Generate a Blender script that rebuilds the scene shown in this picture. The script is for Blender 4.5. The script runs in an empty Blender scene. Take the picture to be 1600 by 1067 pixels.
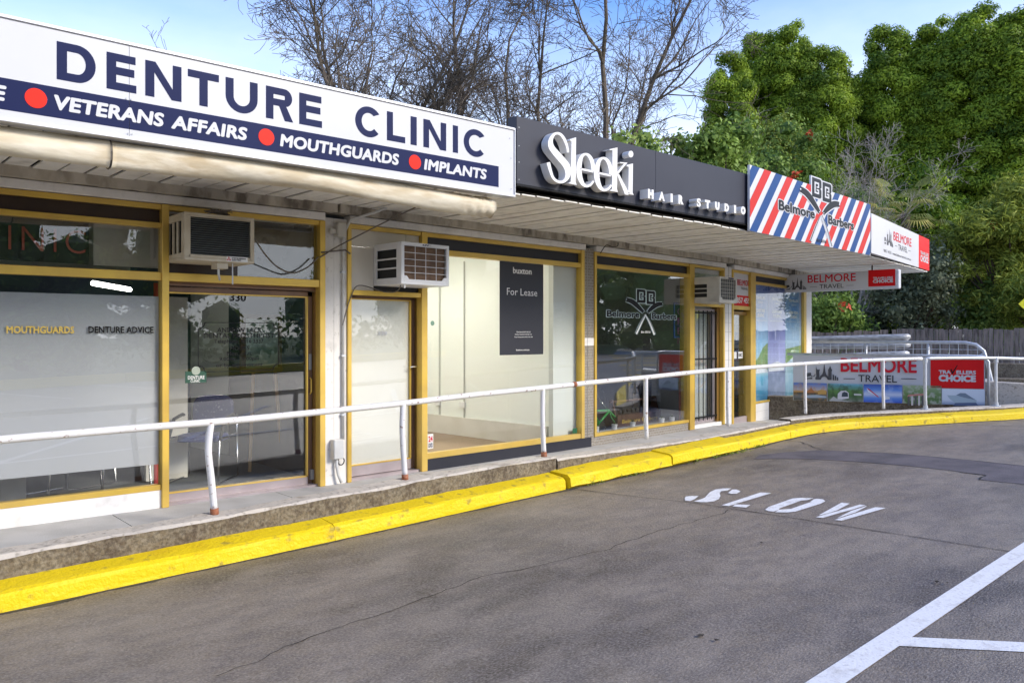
import bpy, bmesh, math, random
import numpy as np
from mathutils import Vector, Matrix, noise

S = bpy.context.scene
COL = S.collection
R = math.radians
random.seed(7)
rng = np.random.default_rng(7)

# ------------------------------------------------------------------ camera
TH = R(49.05); FPX = 1267.0
CT, ST = math.cos(TH), math.sin(TH)
CAMZ = 1.8
cam = bpy.data.cameras.new('camera'); camo = bpy.data.objects.new('camera', cam); COL.objects.link(camo)
camo.location = (0, 0, CAMZ); camo.rotation_euler = (R(90), 0, TH - R(90))
cam.sensor_width = 36; cam.lens = 36 * FPX / 1600; cam.shift_y = -8.5 / 1600
cam.clip_end = 2000; cam.clip_start = 0.05
S.camera = camo

# ------------------------------------------------------------------ light
SUN_AZ = R(-62)      # direction the light comes from, measured from +X towards +Y
SUN_EL = R(30)
sl = bpy.data.lights.new('sun', 'SUN'); so = bpy.data.objects.new('sun', sl); COL.objects.link(so)
sl.energy = 1.5; sl.angle = R(16); sl.color = (1, .92, .80)
so.location = (0, 0, 30)
sd = Vector((math.cos(SUN_AZ) * math.cos(SUN_EL), math.sin(SUN_AZ) * math.cos(SUN_EL), math.sin(SUN_EL)))
so.rotation_euler = sd.to_track_quat('Z', 'Y').to_euler()
W = bpy.data.worlds.new('World'); S.world = W; W.use_nodes = True
nt = W.node_tree; N = nt.nodes; L = nt.links
bg = N['Background']; bg.inputs['Strength'].default_value = 0.14
sky = N.new('ShaderNodeTexSky'); sky.sky_type = 'NISHITA'; sky.sun_disc = False
sky.sun_elevation = SUN_EL; sky.sun_rotation = R(90) - SUN_AZ
sky.air_density = 1.0; sky.dust_density = .6; sky.ozone_density = 3.0
geo = N.new('ShaderNodeTexCoord'); sep = N.new('ShaderNodeSeparateXYZ'); L.new(geo.outputs['Generated'], sep.inputs[0])
mp = N.new('ShaderNodeMapping'); mp.inputs['Scale'].default_value = (1.6, 1.6, 4.5); L.new(geo.outputs['Generated'], mp.inputs[0])
nz = N.new('ShaderNodeTexNoise'); nz.inputs['Scale'].default_value = 1.5; nz.inputs['Detail'].default_value = 6; nz.inputs['Roughness'].default_value = .55
L.new(mp.outputs[0], nz.inputs['Vector'])
m1 = N.new('ShaderNodeMapRange'); m1.inputs[1].default_value = .14; m1.inputs[2].default_value = .42; m1.inputs[3].default_value = 1.0; m1.inputs[4].default_value = .0
L.new(sep.outputs['Z'], m1.inputs[0])
ad = N.new('ShaderNodeMath'); ad.operation = 'MULTIPLY_ADD'; ad.inputs[1].default_value = .6; ad.inputs[2].default_value = -.36
L.new(nz.outputs['Fac'], ad.inputs[0])
a2 = N.new('ShaderNodeMath'); a2.operation = 'ADD'; a2.use_clamp = True; L.new(m1.outputs[0], a2.inputs[0]); L.new(ad.outputs[0], a2.inputs[1])
mx = N.new('ShaderNodeMixRGB'); mx.inputs[2].default_value = (4.4, 4.55, 4.85, 1)
L.new(a2.outputs[0], mx.inputs[0]); hs_n = N.new('ShaderNodeHueSaturation'); hs_n.inputs['Saturation'].default_value = 1.22; hs_n.inputs['Hue'].default_value = .512; hs_n.inputs['Value'].default_value = .92; L.new(sky.outputs[0], hs_n.inputs['Color']); L.new(hs_n.outputs[0], mx.inputs[1]); L.new(mx.outputs[0], bg.inputs['Color'])
S.view_settings.view_transform = 'Standard'; S.view_settings.look = 'None'
S.view_settings.exposure = 1.38; S.view_settings.gamma = 1; S.view_settings.use_curve_mapping = False
S.cycles.use_denoising = True
S.cycles.max_bounces = 8; S.cycles.transparent_max_bounces = 12; S.cycles.glossy_bounces = 4
S.cycles.sample_clamp_indirect = 6

# ------------------------------------------------------------------ measuring
def ray(px):
    u = (px - 800) / FPX
    return CT + u * ST, ST - u * CT
def P(px, d, py=None, z=None):
    r = ray(px)
    if py is not None: z = CAMZ - (py - 525) * d / FPX
    return Vector((r[0] * d, r[1] * d, z if z is not None else 0))
GS = .032
def gz(x, y=0):
    x = max(-30, min(x, 26)); return GS * x
def G(px, py, off=0.0):
    """the asphalt under a picture point"""
    r = ray(px); k = (py - 525) / FPX
    d = (CAMZ - off) / (k + GS * r[0])
    return Vector((r[0] * d, r[1] * d, gz(r[0] * d) + off))
class Frame:
    def __init__(s, x, y, deg):
        s.o = Vector((x, y)); a = R(deg); s.a = a
        s.t = Vector((math.cos(a), math.sin(a))); s.n = Vector((math.sin(a), -math.cos(a)))
    def pt(s, q, o, z):
        p = s.o + s.t * q + s.n * o; return Vector((p.x, p.y, z))
    def s(s, px, o=0.0):
        b = s.o + s.n * o; r = ray(px)
        det = -s.t.x * r[1] + s.t.y * r[0]
        return (b.x * r[1] - b.y * r[0]) / det
    def d(s, px, o=0.0):
        p = s.pt(s.s(px, o), o, 0); return p.x * CT + p.y * ST
    def z(s, px, py, o=0.0): return CAMZ - (py - 525) * s.d(px, o) / FPX
    def sz(s, px, py, o=0.0): return s.s(px, o), s.z(px, py, o)
    def out(s, q, px):
        r = ray(px); p = s.o + s.t * q
        # p + n*o = d*r
        det = -s.n.x * r[1] + s.n.y * r[0]
        return (p.x * r[1] - p.y * r[0]) / det
    def mirror(s, p):
        v = Vector((p[0], p[1])) - s.o; k = v.dot(s.n)
        q = Vector((p[0], p[1])) - s.n * (2 * k); return q

# ------------------------------------------------------------------ objects
WM = {}
def tag(o, label=None, cat=None, group=None, kind=None):
    if label: o['label'] = label
    if cat: o['category'] = cat
    if group: o['group'] = group
    if kind: o['kind'] = kind
    return o
def thing(name, label, cat, loc=(0, 0, 0), rz=0, group=None, kind=None):
    o = bpy.data.objects.new(name, None); COL.objects.link(o); o.empty_display_size = .2
    o.location = loc; o.rotation_euler = (0, 0, rz)
    WM[o] = Matrix.Translation(loc) @ Matrix.Rotation(rz, 4, 'Z')
    return tag(o, label, cat, group, kind)
class MB:
    """collects shapes in world coordinates"""
    def __init__(s): s.v = []; s.f = []; s.mi = []; s.cm = 0
    def quad(s, a, b, c, d): s.poly([a, b, c, d])
    def poly(s, pts):
        n = len(s.v); s.v += [tuple(p) for p in pts]; s.f.append(tuple(range(n, n + len(pts)))); s.mi.append(s.cm)
    def hexa(s, lo, hi):
        """lo, hi: four points each, same order"""
        n = len(s.v); s.v += [tuple(p) for p in lo] + [tuple(p) for p in hi]
        for f in ((3, 2, 1, 0), (4, 5, 6, 7), (0, 1, 5, 4), (1, 2, 6, 5), (2, 3, 7, 6), (3, 0, 4, 7)):
            s.f.append(tuple(n + i for i in f)); s.mi.append(s.cm)
        return s
    def box(s, F, s0, s1, o0, o1, z0, z1):
        s.hexa([F.pt(s0, o0, z0), F.pt(s0, o1, z0), F.pt(s1, o1, z0), F.pt(s1, o0, z0)],
               [F.pt(s0, o0, z1), F.pt(s0, o1, z1), F.pt(s1, o1, z1), F.pt(s1, o0, z1)]); return s
    def wbox(s, x0, x1, y0, y1, z0, z1): return s.box(Frame(0, 0, 0), x0, x1, -y1, -y0, z0, z1)
    def sheet(s, F, s0, s1, z0, z1, o):
        s.poly([F.pt(s0, o, z0), F.pt(s1, o, z0), F.pt(s1, o, z1), F.pt(s0, o, z1)]); return s
    def tube(s, pts, r, n=8, cap=True, tr=None):
        pts = [Vector(p) for p in pts]; rr = r if isinstance(r, (list, tuple)) else [r] * len(pts)
        base = len(s.v); up = None
        for i, p in enumerate(pts):
            t = (pts[min(i + 1, len(pts) - 1)] - pts[max(i - 1, 0)]).normalized()
            if up is None: up = Vector((0, 0, 1)) if abs(t.z) < .9 else Vector((1, 0, 0))
            a = t.cross(up).normalized(); up = a.cross(t).normalized()
            for k in range(n):
                q = p + (a * math.cos(2 * math.pi * k / n) + up * math.sin(2 * math.pi * k / n)) * rr[i]
                s.v.append(tuple(q))
        for i in range(len(pts) - 1):
            for k in range(n):
                a = base + i * n + k; b = base + i * n + (k + 1) % n
                s.f.append((a, b, b + n, a + n)); s.mi.append(s.cm)
        if cap:
            s.f.append(tuple(base + k for k in range(n))[::-1]); s.mi.append(s.cm)
            e = base + (len(pts) - 1) * n; s.f.append(tuple(e + k for k in range(n))); s.mi.append(s.cm)
        return s
    def addmesh(s, me, M):
        n = len(s.v); s.v += [tuple(M @ v.co) for v in me.vertices]
        for p in me.polygons: s.f.append(tuple(n + i for i in p.vertices)); s.mi.append(s.cm)
    def build(s, name, mat, parent=None, bevel=0, smooth=False, label=None, segs=1):
        me = bpy.data.meshes.new(name)
        inv = WM[parent].inverted() if parent is not None else None
        vs = [inv @ Vector(v) for v in s.v] if inv is not None else s.v
        me.from_pydata([tuple(v) for v in vs], [], s.f)
        mats = mat if isinstance(mat, (list, tuple)) else [mat]
        for m in mats: me.materials.append(m)
        if len(mats) > 1: me.polygons.foreach_set('material_index', s.mi)
        if smooth: me.polygons.foreach_set('use_smooth', [True] * len(me.polygons))
        me.update()
        o = bpy.data.objects.new(name, me); COL.objects.link(o)
        if parent is not None: o.parent = parent; WM[o] = WM[parent]
        else: WM[o] = Matrix.Identity(4)
        if bevel:
            b = o.modifiers.new('bevel', 'BEVEL'); b.width = bevel; b.segments = segs; b.limit_method = 'ANGLE'; b.angle_limit = R(35)
            if smooth is None or segs > 1: me.polygons.foreach_set('use_smooth', [False] * len(me.polygons))
        if label: o['label'] = label
        return o
def box(name, F, s0, s1, o0, o1, z0, z1, mat, parent, bevel=0, label=None):
    return MB().box(F, s0, s1, o0, o1, z0, z1).build(name, mat, parent, bevel, label=label)

# ------------------------------------------------------------------ materials
def mat(name, c, rough=.6, c2=None, scale=4, mix=.5, bump=0, bscale=None, metal=0, spec=.5, coord='Object', stretch=None, detail=5, c3=None, scale3=1.2, mix3=.5, ramp=(.4, .65), alpha=1, rvar=0, speck=None):
    m = bpy.data.materials.new(name); m.use_nodes = True; t = m.node_tree; n = t.nodes; l = t.links
    b = n['Principled BSDF']; b.inputs['Roughness'].default_value = rough; b.inputs['Metallic'].default_value = metal
    b.inputs['Specular IOR Level'].default_value = spec; b.inputs['Base Color'].default_value = (*c, 1)
    tc = n.new('ShaderNodeTexCoord'); src = tc.outputs[coord]
    if coord == 'Object':
        g = n.new('ShaderNodeNewGeometry'); src = g.outputs['Position']
    if stretch:
        mm = n.new('ShaderNodeMapping'); mm.inputs['Scale'].default_value = stretch; l.new(src, mm.inputs[0]); src = mm.outputs[0]
    cur = None
    def layer(cur, col, sc, k, rp):
        nn = n.new('ShaderNodeTexNoise'); nn.inputs['Scale'].default_value = sc; nn.inputs['Detail'].default_value = detail; l.new(src, nn.inputs['Vector'])
        r = n.new('ShaderNodeMapRange'); r.inputs[1].default_value = rp[0]; r.inputs[2].default_value = rp[1]; r.inputs[4].default_value = k; l.new(nn.outputs['Fac'], r.inputs[0])
        x = n.new('ShaderNodeMixRGB'); x.inputs[2].default_value = (*col, 1); l.new(r.outputs[0], x.inputs[0])
        if cur is None: x.inputs[1].default_value = (*c, 1)
        else: l.new(cur, x.inputs[1])
        return x.outputs[0], r.outputs[0]
    if c2: cur, fac = layer(cur, c2, scale, mix, ramp)
    if c3: cur, _ = layer(cur, c3, scale3, mix3, ramp)
    if speck:
        for (sc_, sm_, sp_) in speck:
            cur, _ = layer(cur, sc_, sm_, sp_, (.42, .62))
    if cur is not None: l.new(cur, b.inputs['Base Color'])
    if rvar:
        nn = n.new('ShaderNodeTexNoise'); nn.inputs['Scale'].default_value = 1.3; nn.inputs['Detail'].default_value = 3; l.new(src, nn.inputs['Vector'])
        r = n.new('ShaderNodeMapRange'); r.inputs[1].default_value = .35; r.inputs[2].default_value = .65; r.inputs[3].default_value = rough - rvar; r.inputs[4].default_value = rough + rvar; l.new(nn.outputs['Fac'], r.inputs[0]); l.new(r.outputs[0], b.inputs['Roughness'])
    if bump:
        nn = n.new('ShaderNodeTexNoise'); nn.inputs['Scale'].default_value = bscale or scale * 4; nn.inputs['Detail'].default_value = 4; l.new(src, nn.inputs['Vector'])
        bb = n.new('ShaderNodeBump'); bb.inputs['Strength'].default_value = 1; bb.inputs['Distance'].default_value = bump; l.new(nn.outputs['Fac'], bb.inputs['Height']); l.new(bb.outputs[0], b.inputs['Normal'])
    if alpha < 1: b.inputs['Alpha'].default_value = alpha
    return m
def glass(name, tint=(.965, .975, .97), ior=1.75, wav=0.0):
    m = bpy.data.materials.new(name); m.use_nodes = True; t = m.node_tree; n = t.nodes; l = t.links
    n.remove(n['Principled BSDF']); out = n['Material Output']
    tr = n.new('ShaderNodeBsdfTransparent'); tr.inputs[0].default_value = (*tint, 1)
    gl = n.new('ShaderNodeBsdfGlossy'); gl.inputs['Roughness'].default_value = 0.0; gl.inputs['Color'].default_value = (.95, .97, 1, 1)
    fr = n.new('ShaderNodeFresnel'); bf = n.new('ShaderNodeNewGeometry'); iv = n.new('ShaderNodeMix'); iv.inputs[2].default_value = ior; iv.inputs[3].default_value = 1 / ior
    l.new(bf.outputs['Backfacing'], iv.inputs[0]); l.new(iv.outputs[0], fr.inputs[0])
    if wav:
        g = n.new('ShaderNodeNewGeometry'); nn = n.new('ShaderNodeTexNoise'); nn.inputs['Scale'].default_value = 1.1; l.new(g.outputs['Position'], nn.inputs['Vector'])
        bb = n.new('ShaderNodeBump'); bb.inputs['Distance'].default_value = wav; l.new(nn.outputs['Fac'], bb.inputs['Height']); l.new(bb.outputs[0], gl.inputs['Normal'])
    x = n.new('ShaderNodeMixShader'); l.new(fr.outputs[0], x.inputs[0]); l.new(tr.outputs[0], x.inputs[1]); l.new(gl.outputs[0], x.inputs[2]); l.new(x.outputs[0], out.inputs[0])
    return m
def emit(name, c, k):
    m = mat(name, c); b = m.node_tree.nodes['Principled BSDF']; b.inputs['Emission Color'].default_value = (*c, 1); b.inputs['Emission Strength'].default_value = k; return m

M = {}
M['brass'] = mat('gold_anodised_frame', (.72, .48, .08), .38, (.50, .31, .07), 3, .6, metal=.35, c3=(.70, .50, .16), scale3=.7, mix3=.6)
M['brass_dark'] = mat('bronze_jamb', (.30, .17, .04), .4, (.20, .11, .04), 3, .7, metal=.3)
M['bronze'] = mat('bronze_door_frame', (.20, .11, .06), .45, (.12, .07, .05), 5, .7, metal=.3)
M['rail_metal'] = mat('mauve_aluminium', (.42, .36, .36), .4, (.30, .25, .25), 4, .6, metal=.3)
M['white'] = mat('white_paint', (.80, .77, .72), .6, (.52, .50, .45), 3, .45, c3=(.40, .37, .31), scale3=14, mix3=.25, ramp=(.52, .75))
M['pillar'] = mat('pillar_paint', (.72, .69, .64), .65, (.48, .46, .42), 4, .6, c3=(.25, .22, .18), scale3=22, mix3=.45, ramp=(.6, .75), bump=.002, bscale=30)
M['beam'] = mat('weathered_concrete_beam', (.42, .37, .29), .85, (.13, .11, .085), 2.2, .9, c3=(.58, .53, .44), scale3=9, mix3=.6, bump=.008, bscale=18, ramp=(.42, .58), stretch=(1, 1, .5))
M['soffit'] = mat('soffit_sheet', (.88, .85, .77), .6, (.74, .69, .60), 1.1, .7, c3=(.30, .26, .20), scale3=7, mix3=.35, ramp=(.5, .72))
M['gap'] = mat('shadow_gap', (.07, .06, .05), .8)
M['roof'] = mat('roof_deck', (.3, .3, .3), .8)
M['navy'] = mat('navy_vinyl', (.006, .012, .062), .5, (.009, .017, .075), 2, .5, spec=.12)
M['navy_panel'] = mat('dark_slate_panel', (.014, .015, .024), .45, (.022, .022, .032), 2, .5)
M['sleek'] = mat('charcoal_fascia', (.034, .035, .046), .42, (.044, .045, .056), 1.2, .6, spec=.3)
M['signwhite'] = mat('sign_white', (.60, .60, .61), .35, (.54, .54, .54), 1.2, .5, spec=.25)
M['red'] = mat('sign_red', (.80, .025, .012), .4, spec=.12)
M['redp'] = mat('banner_red', (.72, .012, .014), .4, (.60, .01, .012), 1.5, .5, spec=.12)
M['crimson'] = mat('letter_red', (.62, .02, .035), .45, spec=.12)
M['greytext'] = mat('letter_grey', (.035, .035, .038), .5, spec=.12)
M['lgrey'] = mat('silhouette_grey', (.09, .09, .095), .5, spec=.12)
M['black'] = mat('black_print', (.012, .012, .013), .4, spec=.12)
M['letterwhite'] = mat('acrylic_white', (.80, .79, .76), .4, (.66, .64, .60), 9, .5, spec=.12)
M['canvas'] = mat('stained_canvas', (.64, .57, .42), .9, (.36, .22, .07), 1.6, .75, c3=(.80, .74, .60), scale3=6, mix3=.7, bump=.010, bscale=6, ramp=(.42, .66), stretch=(.7, 1, 2.5))
M['asphalt'] = mat('asphalt', (.240, .192, .138), .52, (.070, .053, .039), .5, .95, c3=(.32, .265, .205), scale3=2.4, mix3=.5, bump=.006, bscale=55, spec=.4, stretch=(.8, 1.5, 1), detail=8, ramp=(.44, .60), speck=[((.12, .10, .09), 6, .5), ((.42, .37, .31), 65, .4), ((.06, .052, .045), 100, .45)])
M['patch'] = mat('asphalt_patch', (.125, .108, .112), .85, (.05, .046, .05), 3, .6, bump=.006, bscale=90)
M['shade_grime'] = mat('gutter_shade_grime', (.05, .045, .03), .9, (.10, .09, .04), 6, .7)
M['crack'] = mat('crack', (.018, .016, .015), .95)
M['yellow'] = mat('yellow_kerb_paint', (.76, .55, .006), .55, (.66, .43, .008), 2.5, .6, bump=.009, bscale=34, c3=(.20, .15, .05), scale3=11, mix3=.6, ramp=(.59, .70), detail=9, spec=.3)
M['concrete'] = mat('old_concrete', (.19, .15, .095), .9, (.08, .055, .036), 4, .75, c3=(.29, .25, .18), scale3=22, mix3=.5, speck=[((.04, .03, .02), 45, .5)], bump=.012, bscale=30, ramp=(.42, .6))
M['coping'] = mat('concrete_top', (.50, .45, .38), .85, (.28, .24, .19), 7, .7, bump=.006, bscale=40, c3=(.14, .12, .09), scale3=25, mix3=.6, ramp=(.55, .7))
M['path'] = mat('footpath_concrete', (.44, .43, .41), .8, (.33, .32, .30), 3, .7, bump=.002, bscale=60)
M['railpaint'] = mat('chipped_white_paint', (.70, .69, .68), .4, (.62, .58, .52), 12, .6, c3=(.22, .11, .06), scale3=26, mix3=.85, ramp=(.63, .70), bump=.002, bscale=60)
M['rust'] = mat('rust', (.26, .08, .03), .9, (.42, .2, .12), 18, .7, bump=.003, bscale=80)
M['galv'] = mat('galvanised_steel', (.60, .62, .64), .45, (.45, .47, .49), 12, .6, metal=.35)
M['silver'] = mat('weathered_silver', (.50, .50, .49), .5, (.22, .22, .21), 6, .8, metal=.3, stretch=(1, 1, 4))
M['roadwhite'] = mat('road_marking_paint', (.74, .73, .71), .75, (.50, .47, .43), 11, .6, ramp=(.54, .70), c3=(.30, .27, .24), scale3=48, mix3=.35, detail=8, bump=.002, bscale=60)
M['roadyellow'] = mat('road_marking_yellow', (.72, .50, .04), .7)
M['cream'] = mat('cream_casing', (.60, .54, .42), .5, (.42, .34, .22), 5, .6)
M['acwhite'] = mat('white_casing', (.76, .77, .79), .4, (.66, .66, .66), 4, .5)
M['acgrey'] = mat('grey_casing', (.58, .56, .50), .5, (.42, .39, .33), 5, .6)
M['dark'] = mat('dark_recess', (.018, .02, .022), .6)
M['slat'] = mat('louvre_grey', (.13, .145, .145), .45)
M['coil'] = mat('rusty_coil', (.22, .13, .075), .7, (.10, .06, .04), 16, .6)
M['steelgrey'] = mat('steel_grey', (.30, .31, .32), .4, metal=.5)
M['wire'] = mat('cable_brown', (.13, .11, .09), .6)
M['conduit'] = mat('conduit_pvc', (.62, .62, .60), .5, (.48, .46, .42), 8, .5)
M['blackglass'] = mat('dark_panel', (.012, .010, .011), .25, (.035, .022, .016), 3, .6, spec=.6)
M['brownpanel'] = mat('brown_panel', (.025, .011, .007), .35, (.045, .022, .012), 6, .6)
M['greyfilm'] = mat('frosted_film', (.42, .42, .43), .3, (.34, .34, .36), .8, .6, spec=.9)
M['doorfilm'] = mat('cream_film', (.76, .73, .66), .28, (.72, .69, .62), .7, .6, spec=.75)
M['creampanel'] = mat('cream_panel', (.70, .66, .58), .5, (.62, .57, .48), 3, .6)
M['glass'] = glass('shop_glass', ior=1.72)
M['glass3'] = glass('barber_glass', ior=2.1)
M['glass2'] = glass('clear_glass', ior=1.36)
M['roomwhite'] = mat('room_white', (.86, .87, .80), .8)
M['roomgrey'] = mat('room_grey', (.45, .45, .43), .9)
M['roomnavy'] = mat('room_navy', (.04, .055, .09), .9)
M['floorwood'] = mat('timber_floor', (.28, .19, .12), .5, (.21, .135, .08), 2, .6, stretch=(1, 12, 1))
M['carpet'] = mat('carpet', (.16, .17, .18), .95)
M['green'] = mat('bike_green', (.02, .30, .06), .35)
M['rubber'] = mat('rubber', (.02, .02, .02), .7)
M['chrome'] = mat('chrome', (.7, .7, .7), .2, metal=1)
M['wood'] = mat('stained_wood', (.10, .045, .025), .6, (.06, .025, .015), 8, .6)
M['chalk'] = mat('blackboard', (.014, .015, .017), .5)
M['bluefab'] = mat('patterned_blue_fabric', (.05, .06, .16), .9, (.30, .30, .42), 45, .8, ramp=(.62, .66))
M['tile'] = mat('white_tile', (.70, .69, .66), .3, (.60, .58, .54), 3, .5)
M['grout'] = mat('grout', (.30, .29, .27), .9)
M['brick'] = mat('tan_mosaic', (.27, .235, .185), .7, (.20, .165, .125), 25, .8, c3=(.36, .33, .28), scale3=40, mix3=.6)
M['mortar'] = mat('pale_mortar', (.46, .44, .40), .9)
M['gold'] = mat('gold_lettering', (.62, .44, .10), .5, spec=.12)
M['neon'] = mat('unlit_red_tube', (.45, .06, .05), .3)
M['trunk'] = mat('grey_bark', (.12, .092, .068), .9, (.075, .068, .03), 1.2, .6, c3=(.19, .155, .12), scale3=6, mix3=.6, bump=.02, bscale=14)
M['deadbark'] = mat('pale_bark', (.46, .41, .37), .9, (.24, .21, .18), 3, .6)
M['bark'] = mat('brown_bark', (.09, .065, .045), .9, (.05, .035, .025), 4, .6)
M['fence'] = mat('weathered_paling', (.26, .20, .16), .9, (.055, .042, .036), 2.2, .85, stretch=(6, 6, .8), c3=(.26, .23, .20), scale3=5, mix3=.5)
M['house'] = mat('house_brick', (.30, .12, .07), .9, (.22, .08, .05), 8, .6)
M['render'] = mat('pale_render', (.62, .64, .60), .8)
M['rooftile'] = mat('roof_tile', (.10, .09, .085), .8)
M['grass'] = mat('grass', (.075, .15, .02), .95, (.05, .09, .02), 4, .7, bump=.03, bscale=30)
M['soil'] = mat('soil', (.10, .08, .05), .95, (.06, .05, .03), 2, .7)
M['signyellow'] = mat('fluoro_yellow', (.80, .75, .02), .5)
M['orange'] = mat('flower_orange', (.55, .07, .015), .6)
M['blueprint'] = mat('neon_frame_blue', (.02, .07, .30), .5)
M['tilered'] = mat('pink_tube', (.55, .1, .3), .4)

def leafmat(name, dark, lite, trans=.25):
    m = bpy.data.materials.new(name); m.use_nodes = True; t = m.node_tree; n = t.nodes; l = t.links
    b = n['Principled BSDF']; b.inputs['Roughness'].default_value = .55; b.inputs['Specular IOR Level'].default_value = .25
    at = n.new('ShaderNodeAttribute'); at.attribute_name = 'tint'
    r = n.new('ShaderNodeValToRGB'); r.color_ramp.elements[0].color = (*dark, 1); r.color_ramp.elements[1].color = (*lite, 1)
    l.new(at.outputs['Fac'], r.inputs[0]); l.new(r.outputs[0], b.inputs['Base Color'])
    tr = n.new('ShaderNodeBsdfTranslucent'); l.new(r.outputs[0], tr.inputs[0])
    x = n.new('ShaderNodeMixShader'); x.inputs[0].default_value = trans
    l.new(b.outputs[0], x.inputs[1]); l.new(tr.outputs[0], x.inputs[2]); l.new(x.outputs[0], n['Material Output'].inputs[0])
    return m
M['leaf_con'] = leafmat('cypress_foliage', (.045, .105, .012), (.42, .56, .05), .38)
M['leaf_broad'] = leafmat('bright_leaf', (.09, .17, .03), (.44, .55, .14))
M['leaf_mid'] = leafmat('mid_leaf', (.065, .13, .025), (.28, .40, .08))
M['leaf_olive'] = leafmat('grey_green_leaf', (.09, .11, .06), (.26, .29, .17))
M['leaf_yel'] = leafmat('yellow_green_leaf', (.10, .16, .02), (.52, .56, .09))
M['leaf_palm'] = leafmat('palm_leaf', (.20, .24, .06), (.62, .52, .14))
M['leaf_bottle'] = leafmat('grey_dry_leaf', (.10, .09, .07), (.30, .27, .22))

# ------------------------------------------------------------------ lettering
_tc = {}
def textmesh(body, offset=0.0, shear=0.0, res=4, spacing=1.0, extrude=0.0):
    k = (body, offset, shear, res, spacing, extrude)
    if k in _tc: return _tc[k]
    c = bpy.data.curves.new('text', 'FONT'); c.body = body; c.offset = offset; c.shear = shear; c.resolution_u = res; c.space_character = spacing; c.extrude = extrude
    o = bpy.data.objects.new('text', c); COL.objects.link(o)
    dg = bpy.context.evaluated_depsgraph_get(); me = bpy.data.meshes.new_from_object(o.evaluated_get(dg))
    bpy.data.objects.remove(o); bpy.data.curves.remove(c)
    xs = [v.co.x for v in me.vertices]; ys = [v.co.y for v in me.vertices]; zs = [v.co.z for v in me.vertices]
    _tc[k] = (me, min(xs), max(xs), min(ys), max(ys), min(zs), max(zs)); return _tc[k]
def textmb(F, s0, s1, z0, z1, o, body, offset=0.0, shear=0.0, spacing=1.0, extrude=0.0, flip=False, res=4, mb=None):
    if offset > .008 and not extrude:
        # heavier strokes: the same word laid down several times, each a hair further out
        mb = mb or MB(); xx = textmesh(body, 0, shear, res, spacing, 0); ww = xx[2] - xx[1] + 2 * offset; hh = xx[4] - xx[3] + 2 * offset
        ex, ey = offset * (s1 - s0) / ww, offset * (z1 - z0) / hh
        for i, (a, b) in enumerate(((0, 0), (1, 0), (-1, 0), (0, 1), (0, -1), (.7, .7), (-.7, .7), (.7, -.7), (-.7, -.7))):
            textmb(F, s0 + ex + a * ex, s1 - ex + a * ex, z0 + ey + b * ey, z1 - ey + b * ey, o + i * .00012, body, 0, shear, spacing, 0, flip, res, mb)
        return mb
    me, x0, x1, y0, y1, e0, e1 = textmesh(body, offset, shear, res, spacing, .01 if extrude else 0)
    mb = mb or MB(); n = len(mb.v)
    for v in me.vertices:
        fx = (v.co.x - x0) / (x1 - x0)
        if flip: fx = 1 - fx
        oo = o + ((v.co.z - e0) / (e1 - e0) * extrude if extrude else 0)
        mb.v.append(tuple(F.pt(s0 + (s1 - s0) * fx, oo, z0 + (z1 - z0) * (v.co.y - y0) / (y1 - y0))))
    for p in me.polygons: mb.f.append(tuple(n + i for i in p.vertices)); mb.mi.append(mb.cm)
    return mb
def text(name, parent, mt, F, s0, s1, z0, z1, o, body, **k):
    if z1 - z0 < .09: k.setdefault('res', 2)
    return textmb(F, s0, s1, z0, z1, o, body, **k).build(name, mt, parent)
def shape(loops, extrude=0.0):
    """filled outline with holes (2D points) -> mesh, z in 0..2*extrude"""
    c = bpy.data.curves.new('shape', 'CURVE'); c.dimensions = '2D'; c.fill_mode = 'BOTH'; c.extrude = extrude
    for lp in loops:
        sp = c.splines.new('POLY'); sp.points.add(len(lp) - 1); sp.use_cyclic_u = True
        for q, p in zip(sp.points, lp): q.co = (p[0], p[1], 0, 1)
    o = bpy.data.objects.new('shape', c); COL.objects.link(o)
    dg = bpy.context.evaluated_depsgraph_get(); me = bpy.data.meshes.new_from_object(o.evaluated_get(dg))
    bpy.data.objects.remove(o); bpy.data.curves.remove(c); return me
def shapemb(F, loops, o, extrude=0.0, mb=None):
    """loops in (s, z)"""
    me = shape(loops, extrude); mb = mb or MB(); n = len(mb.v)
    for v in me.vertices: mb.v.append(tuple(F.pt(v.co.x, o + v.co.z + extrude, v.co.y)))
    for p in me.polygons: mb.f.append(tuple(n + i for i in p.vertices)); mb.mi.append(mb.cm)
    return mb
def catmull(pts, n=6):
    out = []; m = len(pts)
    for i in range(m - 1):
        p0, p1, p2, p3 = pts[max(i - 1, 0)], pts[i], pts[i + 1], pts[min(i + 2, m - 1)]
        for k in range(n):
            t = k / n
            out.append(tuple(.5 * (2 * b + (c - a) * t + (2 * a - 5 * b + 4 * c - d) * t * t + (-a + 3 * b - 3 * c + d) * t ** 3) for a, b, c, d in zip(p0, p1, p2, p3)))
    out.append(tuple(pts[-1])); return out
def ribbon(pts, n=6):
    """(x, y, halfwidth) centreline -> outline"""
    q = catmull(pts, n); a, b = [], []
    for i, (x, y, w) in enumerate(q):
        x0, y0, _ = q[max(i - 1, 0)]; x1, y1, _ = q[min(i + 1, len(q) - 1)]
        l = math.hypot(x1 - x0, y1 - y0) or 1; nx, ny = -(y1 - y0) / l, (x1 - x0) / l
        a.append((x + nx * w, y + ny * w)); b.append((x - nx * w, y - ny * w))
    return a + b[::-1]
def circle(x, y, r, n=16, ry=None): return [(x + r * math.cos(2 * math.pi * k / n), y + (ry or r) * math.sin(2 * math.pi * k / n)) for k in range(n)]

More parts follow.
